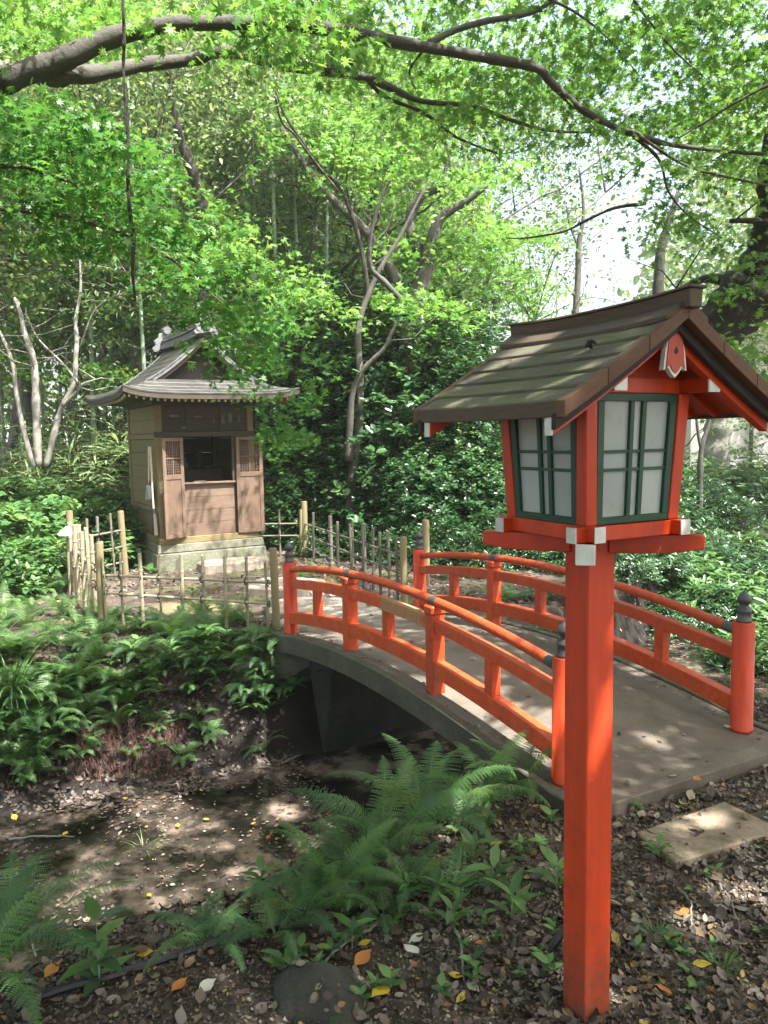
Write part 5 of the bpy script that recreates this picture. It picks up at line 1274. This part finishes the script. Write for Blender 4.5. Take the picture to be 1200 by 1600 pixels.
PROTO['weedA'] = weed_proto('weed', 'weed', 'weed', 9, .14, .15, .55, 101, tiers=3, h=.10)
PROTO['weedB'] = weed_proto('weed', 'weed', 'weed', 6, .085, .24, .4, 102, 'bush_leaf', tiers=2, h=.05)
PROTO['weedC'] = weed_proto('seedling', 'seedling', 'seedling', 14, .17, .16, .35, 103, 'bush_leaf', tiers=4, h=.26)
# near bank
g = np.random.default_rng(93)
for i in range(46):
    px = g.uniform(400, 870); py = g.uniform(1290, 1590); put(('weedB', 'weedB', 'weedA')[i % 3], px, py, g.uniform(.3, .62), g.random()*6.28, 'small weed among the fallen leaves of the near bank', 0, 'small weeds on the near bank')
for i in range(14): put('weedB', g.uniform(970, 1190), g.uniform(1260, 1590), g.uniform(.25, .45), g.random()*6.28, 'tiny weed on the bare path right of the lantern post', 0, 'tiny weeds on the path')
put('fernA', 665, 1295, 1.0, .4, 'large fern with fronds reaching up in front of the bridge arch', tilt=(0, 0))
put('fernA', 595, 1335, .85, 2.0, 'broad fern leaning over the stream edge below the bridge', tilt=(-.05, -.2))
put('fernB', 760, 1265, .85, 1.2, 'fern spreading against the near bridge railing')
put('fernB', 815, 1235, .8, .2, 'dark stemmed fern touching the foot of the bridge railing')
put('fernA', 520, 1400, .72, 3.1, 'fern with drooping fronds over the mud left of the broad fern')
put('fernC', 600, 1440, .6, 1.1, 'small dark fern at the foot of the near bank')
put('fernC', 430, 1470, .65, .3, 'sprawling dark fern over the mud in front of the boulder')
put('fernC', 330, 1480, .62, 2.3, 'thin dark fern on the wet mud')
put('fernD', 700, 1400, .6, 2.2, 'little fern among fallen leaves on the near bank')
put('fernA', 20, 1560, .85, 1.0, 'fern cut off by the lower left corner of the view', .1)
put('fernB', -30, 1640, .9, 4.0, 'fern rising at the extreme lower left edge', .15)
for i, (px, py, s_) in enumerate(((640, 1400, .55), (560, 1370, .6), (720, 1285, .7), (540, 1430, .5), (470, 1440, .5))):
    put(('fernB', 'fernA', 'fernC')[i % 3], px, py, s_, i*1.7, 'fern in the tangled clump on the near bank below the bridge', 0, 'ferns tangled on the near bank')
put('fernC', 640, 1250, .8, 2.6, 'fern low under the bridge arch beside the water')
# far bank and left
g = np.random.default_rng(91)
FARL = ['fern hanging over the dark cut bank', 'leafy fern beside the fence canes', 'fern in the planted bank below the fence', 'pale fern on the sunlit bank']
rows = [(95, 1010, .8), (150, 1040, .75), (210, 1025, .8), (270, 1000, .95), (320, 1005, .85), (350, 990, .9), (300, 1040, .8), (240, 1060, .7), (180, 1070, .7), (120, 1075, .75), (60, 1060, .8), (20, 1030, .85), (400, 1005, .7),
        (40, 980, .8), (100, 965, .75), (60, 930, .8), (20, 905, .9), (95, 925, .7), (130, 985, .7), (5, 960, .8), (60, 1110, .8), (0, 1100, .9), (130, 1120, .7), (200, 1105, .6), (330, 1060, .7), (380, 1035, .6), (150, 1000, .7), (30, 870, .8), (80, 880, .7)]
for i, (px, py, s) in enumerate(rows):
    put(('fernD', 'fernB', 'fernC', 'fernA')[i % 4] if i < 13 else ('fernD', 'fernB', 'fernA')[i % 3], px, py, s*1.05, g.random()*6.28, 'green fern in the dense planting on the far bank left of the bridge', 0, 'ferns on the far bank')
for i in range(46):
    px = g.uniform(-20, 440); lim = 1150 if px < 200 else 1085; py = g.uniform(955, lim); put(('fernB', 'fernD', 'fernC')[i % 3], px, py, g.uniform(.55, .95), g.random()*6.28, 'green fern in the dense planting on the far bank left of the bridge', 0, 'ferns on the far bank')
for i in range(40):
    px = g.uniform(-20, 430); py = g.uniform(930, 1110) if px < 200 else g.uniform(965, 1060); put(('weedA', 'weedB')[i % 2] if False else ('fernD', 'fernC')[i % 2], px, py, g.uniform(.35, .6), g.random()*6.28, 'small fern in the dense planting on the far bank left of the bridge', 0, 'small ferns on the far bank')
for i in range(70):
    px = g.uniform(-20, 440); py = g.uniform(900, 1120) if px < 190 else g.uniform(950, 1075); put(('weedB', 'weedA')[int(g.random() < .3)], px, py, g.uniform(.5, 1.1), g.random()*6.28, 'small leafy weed among the ferns of the far bank', 0, 'weeds on the far bank')
for i in range(26):
    px = g.uniform(-20, 130); py = g.uniform(1100, 1240); put(('fernC', 'fernD', 'fernD')[i % 3], px, py, g.uniform(.45, .8), g.random()*6.28, 'fern hanging over the dark hollow of the left bank', 0, 'ferns hanging on the left bank', (.5, 0))
for i, (px, py, s_) in enumerate(((425, 1020, .6), (445, 1045, .5), (415, 1060, .55), (460, 1075, .45), (405, 1085, .5), (440, 1100, .45), (380, 1075, .6))):
    put(('fernC', 'fernD')[i % 2], px, py, s_, i*1.9, 'fern crowding the stones at the far left end of the bridge', 0, 'ferns at the far bridge end', (.4, 0))
for i in range(16):
    put(('fernC', 'fernD')[i % 2], g.uniform(225, 420), g.uniform(1085, 1190), g.uniform(.35, .6), g.random()*6.28, 'fern clinging to the dark bank face between the roots and the bridge', 0, 'ferns on the dark bank face', (.4, 0))
for px, py, s, l in ((130, 1180, .5, 'small fern hanging on the red root bank at the left'), (205, 1185, .42, 'pale young fern low on the bank at the water'), (245, 1140, .40, 'bright young fern on the dark bank face'), (400, 1055, .5, 'blue green fern hanging beside the far bridge end'), (395, 1110, .45, 'fern hanging alone on the dark bank below the bridge end'), (320, 1120, .35, 'dim fern deep in the shaded bank')):
    put('fernD', px, py, s, g.random()*6, l)
put('fernC', 497, 895, .7, .5, 'blue green fern in front of the lattice fence'); put('fernD', 470, 905, .7, 2.5, 'green fern at the far left end of the bridge behind the rail')
put('fernD', 235, 895, .7, 1.2, 'small fern at the corner of the shrine base')
put('fernD', 520, 925, .5, 4.2, 'low green fern behind the handrail at the far bridge end')
for i, (px, py, s) in enumerate(((700, 905, .9), (790, 940, .9), (850, 935, .9), (760, 900, .9), (980, 915, 1.0), (1040, 925, 1.0), (1090, 905, 1.0), (920, 900, .9), (1170, 930, 1.1), (1130, 880, 1.1), (880, 880, .9), (1185, 1040, .7), (1000, 880, 1.0), (840, 990, .5), (930, 980, .5), (690, 870, .8), (1060, 860, 1.1))):
    put(('fernC', 'fernD')[i % 2], px, py, s, g.random()*6.28, 'fern in the shaded undergrowth beyond the bridge', 0, 'ferns beyond the bridge')

# ------------------------------------------------------------------ broad leaved seedlings and weeds
for i, (k, px, py, s, l) in enumerate((('weedA', 770, 1395, 1.2, 'long leaved weed standing among the leaves below the bridge railing'), ('weedA', 800, 1440, 1.1, 'bright green long leaved weed left of the lantern post'), ('weedA', 740, 1350, 1.0, 'narrow leaved weed beside the large fern'),
        ('weedA', 1030, 1345, .75, 'narrow leaved weed at the corner of the stepping slab'), ('weedB', 990, 1270, .8, 'small green weed at the edge of the stepping slab by the post'), ('weedB', 860, 1290, 1.0, 'pale weed behind the lantern post at the bridge foot'), ('weedB', 845, 1330, .9, 'weed with paired leaves left of the lantern post'),
        ('weedB', 740, 1520, .9, 'small weed among brown leaves near the boulder'), ('weedB', 1040, 1480, .8, 'small creeping weed on bare soil right of the post'), ('weedB', 995, 1490, .6, 'tiny weed close to the right side of the post foot'), ('weedC', 155, 1540, 1.0, 'leafy seedling on a bare stem in the lower left mud'),
        ('weedA', 470, 1570, .5, 'small weed at the bottom edge by the boulder'), ('weedB', 1070, 1500, .7, 'trailing weed beside the grass tuft'), ('weedC', 420, 960, .7, 'light green seedling in front of the fence corner post'), ('weedA', 300, 935, .9, 'broad leaved weed standing inside the front fence'),
        ('weedA', 125, 905, 1.1, 'pale broad leaved plant against the close cane fence'), ('weedC', 10, 900, 1.0, 'leafy plant at the left edge beside the shrubs'), ('weedB', 450, 910, 1.2, 'fresh green weed behind the first bridge post'), ('weedA', 870, 1395, 1.2, 'dark strap leaved weed hidden behind the lantern post'), ('weedB', 690, 1560, .7, 'tiny green weed at the bottom edge among leaves'))):
    put(k, px, py, s*.72, i*1.3, l)
def tuft(label, px, py, n, L, wd, seed, spread=.5, mat='grass_leaf'):
    g = np.random.default_rng(seed); p = hit(px, py); V = []; F = []; k = 0; rn = []
    for i in range(n):
        a = g.random()*6.28; q = spread*g.uniform(.3, 1.2); l = L*g.uniform(.6, 1.1); b = np.array([math.cos(a), math.sin(a), 0])*g.random()*.04; d = np.array([math.cos(a)*q, math.sin(a)*q, 1.]); d /= np.linalg.norm(d); sdv = np.array([-math.sin(a), math.cos(a), 0]); c = b; m_ = 5; r = g.random()
        prev = None
        for j in range(m_+1):
            w = wd*(1-j/m_)**.7+.0003; V += [c+sdv*w, c-sdv*w]; rn += [r, r]
            if j: F.append((k-2, k-1, k+1, k))
            k += 2; c = c+d*l/m_; d = d+np.array([math.cos(a)*.12, math.sin(a)*.12, -.30*q*1.3]); d /= np.linalg.norm(d)
    o = quick('grass_tuft', np.array(V), np.array(F), mat, None, np.array(rn), loc=p); return tag(o, label, 'grass')
tuft('long arching grass tuft spilling over the cut bank at the left edge', 20, 1090, 70, .55, .006, 111, .9)
tuft('arching grass tuft at the left edge above the root bank', -20, 1040, 50, .5, .006, 112, .8)
tuft('little fine grass tuft on bare soil at the lower right', 1130, 1520, 60, .06, .0016, 113, .6)
tuft('tiny grass tuft right of the lantern post', 1030, 1470, 36, .07, .0018, 114, .8)
tuft('bleached grass tuft lying in the sunlit mud', 225, 1335, 60, .16, .002, 115, 1.6)
tuft('thin grass tuft at the foot of the lattice fence by the far bridge post', 690, 860, 40, .25, .003, 116, .6)
# red roots on the cut bank
g = np.random.default_rng(121); mb = MB()
for i in range(750):
    p = hit(g.uniform(120, 290), g.uniform(1120, 1215)); d = g.normal(size=3)*.045; d[2] = -abs(d[2])-.01; mb.tube([p+(0, 0, .02), p+d*.6+(0, -.03, .0), p+d*1.4+(0, -.03, 0)], [.0011, .001, .0006], 3, caps=False)
tag(mk('root_mat', mb, 'root_red'), None, None, kind='stuff')
# ------------------------------------------------------------------ fallen leaves
CURL = (np.array([(0, 0, .05), (.3, .3, .12), (.7, .26, .08), (1, 0, .16), (.7, -.26, .05), (.3, -.3, .10), (.5, 0, -.02)]), np.array([(0, 6, 1, 1)]))
CURL = (CURL[0], np.array([(0, 6, 1), (6, 2, 1), (6, 3, 2), (0, 5, 6), (6, 5, 4), (6, 4, 3)]))
def single_leaf():
    out = [(0, 0), (.10, .10), (.28, .27), (.50, .33), (.72, .24), (.88, .10), (1.05, 0)]
    v = []; 
    for x, y in out: v.append((x, y, .16*abs(y)*2+.14*(x-.5)**2+.02*math.sin(x*9)))
    for x, y in out[1:-1]: v.append((x, -y, .10*abs(y)*2+.14*(x-.5)**2+.03*math.sin(x*7+1)))
    for x in (.28, .5, .72): v.append((x, 0, .14*(x-.5)**2-.01))
    v += [(-.30, .012, .03), (-.30, -.012, .03), (0, .014, 0), (0, -.014, 0)]
    f = [(0, 12, 2, 1), (12, 13, 3, 2), (13, 14, 4, 3), (14, 6, 5, 4), (0, 7, 8, 12), (12, 8, 9, 13), (13, 9, 10, 14), (14, 10, 11, 6), (15, 16, 18, 17)]
    return np.array(v), np.array(f)
SINGLE = single_leaf()
def scatter(name, n, xr, yr, size, keep, g, lift_=.006, rmap=lambda r: r, water=False, tilt=.35):
    x = g.uniform(*xr, n); y = g.uniform(*yr, n); k = keep(x, y); x, y = x[k], y[k]
    z = height(x, y); e = .03
    nx = -(height(x+e, y)-z)/e; ny = -(height(x, y+e)-z)/e
    z = np.maximum(z, WATER+.001)
    nr = np.stack([nx*.8, ny*.8, np.ones(len(x))], 1) + g.normal(size=(len(x), 3))*tilt*np.where(z > WATER+.003, 1, .15)[:, None]
    P_ = np.stack([x, y, z+lift_*(.3+g.random(len(x)))], 1); dr = g.normal(size=(len(x), 3))
    V, F, r = leaf_arrays(P_, nr, dr, size*(.45+.9*g.random(len(x))**1.4), CURL, g, rmap(g.random(len(x))))
    o = quick(name, V, F, 'litter', None, r); o['kind'] = 'stuff'; return o
g = np.random.default_rng(131)
def on_bridge(x, y):
    c, s = math.cos(BB), math.sin(BB); a = (x-BX)*c+(y-BY)*s; b = -(x-BX)*s+(y-BY)*c
    return (a > -.14) & (a < BW+.16) & (b > -.26) & (b < BL+.14)
def bare(x, y): return (vnoise(x*1.3+4, y*1.3+2) > .12) & (x > .95) & (y < 2.75)
def den(x, y, r): return g.random(len(x)) < r
def keep1(x, y):
    s = chan(x, y); ok = ~on_bridge(x, y) & (s < -.75-.42*np.clip((.1-x)/.6, 0, 1)); d = np.where(bare(x, y), .25, 1.) * np.clip(.75+vnoise(x*2, y*2)*1.4, .2, 1)
    return ok & (g.random(len(x)) < d)
scatter('leaf_litter', 80000, (-1.6, 2.6), (1.25, 4.6), .030, keep1, g, tilt=.55)
scatter('leaf_fragments', 90000, (-1.2, 2.3), (1.25, 3.9), .011, lambda x, y: ~on_bridge(x, y) & (chan(x, y) < -.9), g, tilt=.6)
scatter('bank_litter', 16000, (-4.2, .2), (4.6, 6.6), .034, lambda x, y: ~on_bridge(x, y) & (chan(x, y) > .62) & (chan(x, y) < 1.9), g, rmap=lambda r: r*.45, tilt=.8)
scatter('leaf_litter', 30000, (-3.6, 3.8), (2.4, 7.2), .024, lambda x, y: ~on_bridge(x, y) & (np.abs(chan(x, y)+.25) < .98) & (g.random(len(x)) < np.clip(.5+vnoise(x*2, y*2)*2, .05, 1)), g)
scatter('leaf_litter', 26000, (-4.5, 5.5), (4.8, 11), .045, lambda x, y: ~on_bridge(x, y) & (chan(x, y) > .85) & (g.random(len(x)) < np.clip(.5+vnoise(x*1.5+5, y*1.5)*1.6, .05, 1)), g)
scatter('leaf_litter', 6000, (1.2, 5.5), (2.8, 8), .045, lambda x, y: ~on_bridge(x, y) & (chan(x, y) < -.7), g)
def big_leaves(n, xr, yr, size, keep, g):
    x = g.uniform(*xr, n); y = g.uniform(*yr, n); k = keep(x, y); x, y = x[k], y[k]; z = np.maximum(height(x, y), WATER)+.012; e = .03
    nr = np.stack([-(height(x+e, y)-height(x, y))/e*.8, -(height(x, y+e)-height(x, y))/e*.8, np.ones(len(x))], 1)+g.normal(size=(len(x), 3))*.35
    V, F, r = leaf_arrays(np.stack([x, y, z], 1), nr, g.normal(size=(len(x), 3)), size*(.6+.8*g.random(len(x))), SINGLE, g)
    quick('leaf_litter', V, F, 'litter', None, r)['kind'] = 'stuff'
big_leaves(2600, (-1.6, 2.6), (1.25, 4.6), .042, keep1, g)
big_leaves(1500, (-3.6, 3.8), (2.6, 7.2), .025, lambda x, y: ~on_bridge(x, y) & (np.abs(chan(x, y)+.25) < .95), g)
# litter on the deck, mostly along the kerbs
n = 240; sA = g.uniform(-.2, BL, n); side = g.random(n); xA = np.where(side < .38, -.075+np.abs(g.normal(size=n))*.05, np.where(side < .7, BW+.06-np.abs(g.normal(size=n))*.05, g.uniform(0, BW, n)))
P_ = np.array([bworld(a, s, dz(s)+.004) for a, s in zip(xA, sA)]); szs = np.where(side < .7, .022, .03)*(.5+g.random(n))
V, F, r = leaf_arrays(P_, np.array([0, 0, 1.])+g.normal(size=(n, 3))*.2, g.normal(size=(n, 3)), szs, CURL, g)
quick('deck_litter', V, F, 'litter', None, r)['kind'] = 'stuff'
bv = [BOULDER.location + v.co for v in BOULDER.data.vertices if v.normal.z > .35]; bn = [v.normal for v in BOULDER.data.vertices if v.normal.z > .35]
n = 60; ix = g.integers(0, len(bv), n); P_ = np.array([bv[i] for i in ix])+g.normal(size=(n, 3))*.008+(0, 0, .006); nn = np.array([bn[i] for i in ix])+g.normal(size=(n, 3))*.2
V, F, r = leaf_arrays(P_, nn, g.normal(size=(n, 3)), .03*(.4+g.random(n)), CURL, g)
quick('boulder_litter', V, F, 'litter', None, r)['kind'] = 'stuff'
# a few leaves one can point to
for px, py, sz, mt, l in ((608, 1551, .062, 'leaf_yellow', 'large bright yellow leaf lying at the bottom below the boulder'), (560, 1487, .035, 'leaf_yellow', 'pale yellow leaf on top of the boulder'), (555, 1520, .055, 'leaf_orange', 'curled orange brown leaf on the boulder'),
        (568, 1568, .035, 'leaf_orange', 'small orange leaf left of the large yellow leaf'), (662, 1470, .045, 'leaf_grey', 'pale grey leaf between the boulder and the weeds'), (765, 1325, .04, 'leaf_yellow', 'mustard leaf below the bridge railing fern'), (730, 1562, .035, 'leaf_yellow', 'narrow yellow leaf upright at the bottom right of the boulder'),
        (655, 1500, .05, 'leaf_grey', 'wide grey green leaf lying on brown litter'), (1080, 1515, .045, 'leaf_yellow', 'yellow leaf lying right of the post among dry leaves'), (1085, 1212, .04, 'leaf_orange', 'round orange leaf at the front edge of the deck'), (1050, 1563, .04, 'leaf_orange', 'orange leaf near the bottom right of the post'),
        (1068, 1425, .04, 'leaf_orange', 'tan orange leaf on bare soil'), (700, 1380, .055, 'leaf_grey', 'big pale leaf under the broad fern'), (280, 1312, .035, 'leaf_yellow', 'yellow leaf floating in the sunlit water'), (232, 1425, .03, 'leaf_yellow', 'pale yellow leaf floating below the bleached grass'), (318, 1298, .03, 'leaf_yellow', 'small yellow leaf on the water near the bank shadow'),
        (393, 1313, .032, 'leaf_orange', 'orange leaf in the streak of sun on the mud'), (418, 1334, .035, 'leaf_red', 'red leaf lying on the dark mud'), (162, 1302, .05, 'leaf_grey', 'long pale leaf floating at the left of the grass'), (212, 1277, .025, 'leaf_red', 'small red leaf on the brown water'), (108, 1335, .04, 'leaf_yellow', 'lime yellow leaf above the floating stick'),
        (20, 1283, .045, 'leaf_yellow', 'greenish leaf at the left edge of the water'), (70, 1538, .05, 'leaf_orange', 'orange leaf in the lower left corner of the mud'), (240, 1495, .04, 'leaf_yellow', 'yellow leaf on the dark mud edge'), (268, 1560, .045, 'leaf_orange', 'brown orange leaf on the black mud at the bottom'),
        (310, 1558, .045, 'leaf_grey', 'ragged pale leaf on the black mud at the bottom'), (1130, 1130, .03, 'leaf_grey', 'pale leaf lying on the bridge deck by the right post'), (1020, 1090, .03, 'leaf_grey', 'small leaf on the deck beside the lantern post'), (760, 1480, .03, 'leaf_orange', 'small orange leaf near the long leaved weed'), (700, 1530, .035, 'leaf_yellow', 'yellow brown leaf right of the large yellow leaf')):
    p = hit(px, py); dk = bool(on_bridge(np.array([p[0]]), np.array([p[1]]))[0])
    if dk:
        r_ = ray(px, py); t = (.09-CAM_H)/r_[2]; p = np.array([r_[0]*t, r_[1]*t, .09]); c, s = math.cos(BB), math.sin(BB); b = -(p[0]-BX)*s+(p[1]-BY)*c; p[2] = dz(b)
    e = .03; nr = np.array([[-(hz(p[0]+e, p[1])-hz(p[0], p[1]))/e*.7, -(hz(p[0], p[1]+e)-hz(p[0], p[1]))/e*.7, 1.]]) if not dk else np.array([[0, 0, 1.]])
    z = max(p[2], WATER+.003)+.014
    V, F, r = leaf_arrays(np.zeros((1, 3)), nr+g.normal(size=(1, 3))*.12, g.normal(size=(1, 3)), np.array([sz*1.2]), SINGLE, g)
    tag(quick('fallen_leaf', V, F, mt, None, r, loc=(p[0], p[1], z)), l, 'leaf')
# sticks
for a, b, r, l in (((15, 1335), (115, 1338), .007, 'pale stick floating across the brown water at the left'), ((590, 1450), (470, 1545), .006, 'thin curved root crossing the boulder'), ((50, 1480), (80, 1510), .008, 'short twig in the lower left mud'), ((690, 1430), (725, 1540), .006, 'crooked bare twig among the leaves below the weeds'), ((440, 1205), (470, 1190), .005, 'twig lying on the dark mud under the bridge'), ((280, 1245), (265, 1235), .007, 'small bleached branch at the water edge'), ((1060, 1395), (1080, 1455), .004, 'thin root lying on the bare path'), ((1120, 1380), (1160, 1500), .003, 'long thin stem lying on bare soil at the right')):
    p, q = hit(*a), hit(*b); m = (p+q)/2; m = m+np.array([.02, .01, .03]); mb = MB(); up_ = np.array([0, 0, r+.006]); p[2] = max(p[2], WATER); q[2] = max(q[2], WATER); m[2] = max(hz(m[0], m[1]), WATER)+.01
    limb(mb, [np.zeros(3), m-p, q-p], r, r*.5, 6, 6, wob=.003); tag(mk('stick', mb, 'bark_pale', loc=p+up_), l, 'stick')
mb = MB(); c = [hit(x, y) for x, y in ((20, 1585), (90, 1555), (170, 1535), (260, 1505), (340, 1480), (400, 1470))]
for q in c: q[2] = max(q[2], WATER)+.012
limb(mb, [q-c[0] for q in c], .013, .013, 8, 5); tag(mk('pipe', mb, 'black_rubber', loc=c[0]), 'black pipe half sunk along the muddy edge at the lower left', 'pipe')
for k_, o in list(PROTO.items()):
    if 'used' not in o.keys():
        for ch in list(o.children): bpy.data.objects.remove(ch)
        bpy.data.objects.remove(o)
for o in S.objects:
    if 'used' in o.keys(): del o['used']

# ------------------------------------------------------------------ thin haze added to pale the distance, in place of lens flare
hm, n, out = newmat('haze')
vol = N(n, 'ShaderNodeVolumePrincipled', Density=HAZE); vol.inputs['Color'].default_value = (.93, .97, .95, 1); vol.inputs['Anisotropy'].default_value = .3
n.links.new(vol.outputs[0], out.inputs['Volume'])
if HAZE > 0:
    hb_ = mk('haze', MB().box(gx[0]-5, gx[-1]+5, gy_[0]-5, gy_[-1]+5, -2.6, 19), 'haze'); hb_['kind'] = 'stuff'

g = np.random.default_rng(141); V = []; n_ = 90
P_ = []; Nn = []; Dd = []
for i in range(n_):
    q = g.uniform(.03, .92); x = g.uniform(-.26, .26); sg = 1 if g.random() < .1 else -1; y = sg*EV*(1-q); c_l = lw(x, y, rz_(q)+lift(x)+.0225)
    P_.append(c_l); sl_ = (ZR-ZE)/EV; n0 = lw(0, sg*sl_*.6, 0); Nn.append((n0[0]-LX, n0[1]-LY, 1)); Dd.append(g.normal(size=3))
V, F, r = leaf_arrays(np.array(P_), np.array(Nn)+g.normal(size=(n_, 3))*.06, np.array(Dd), np.where(g.random(n_) < .12, .022, .010)*(.5+g.random(n_)), tpl_oval(.12, .03), g, .35+.6*g.random(n_))
quick('roof_debris', V, F, 'litter', None, r)['kind'] = 'stuff'
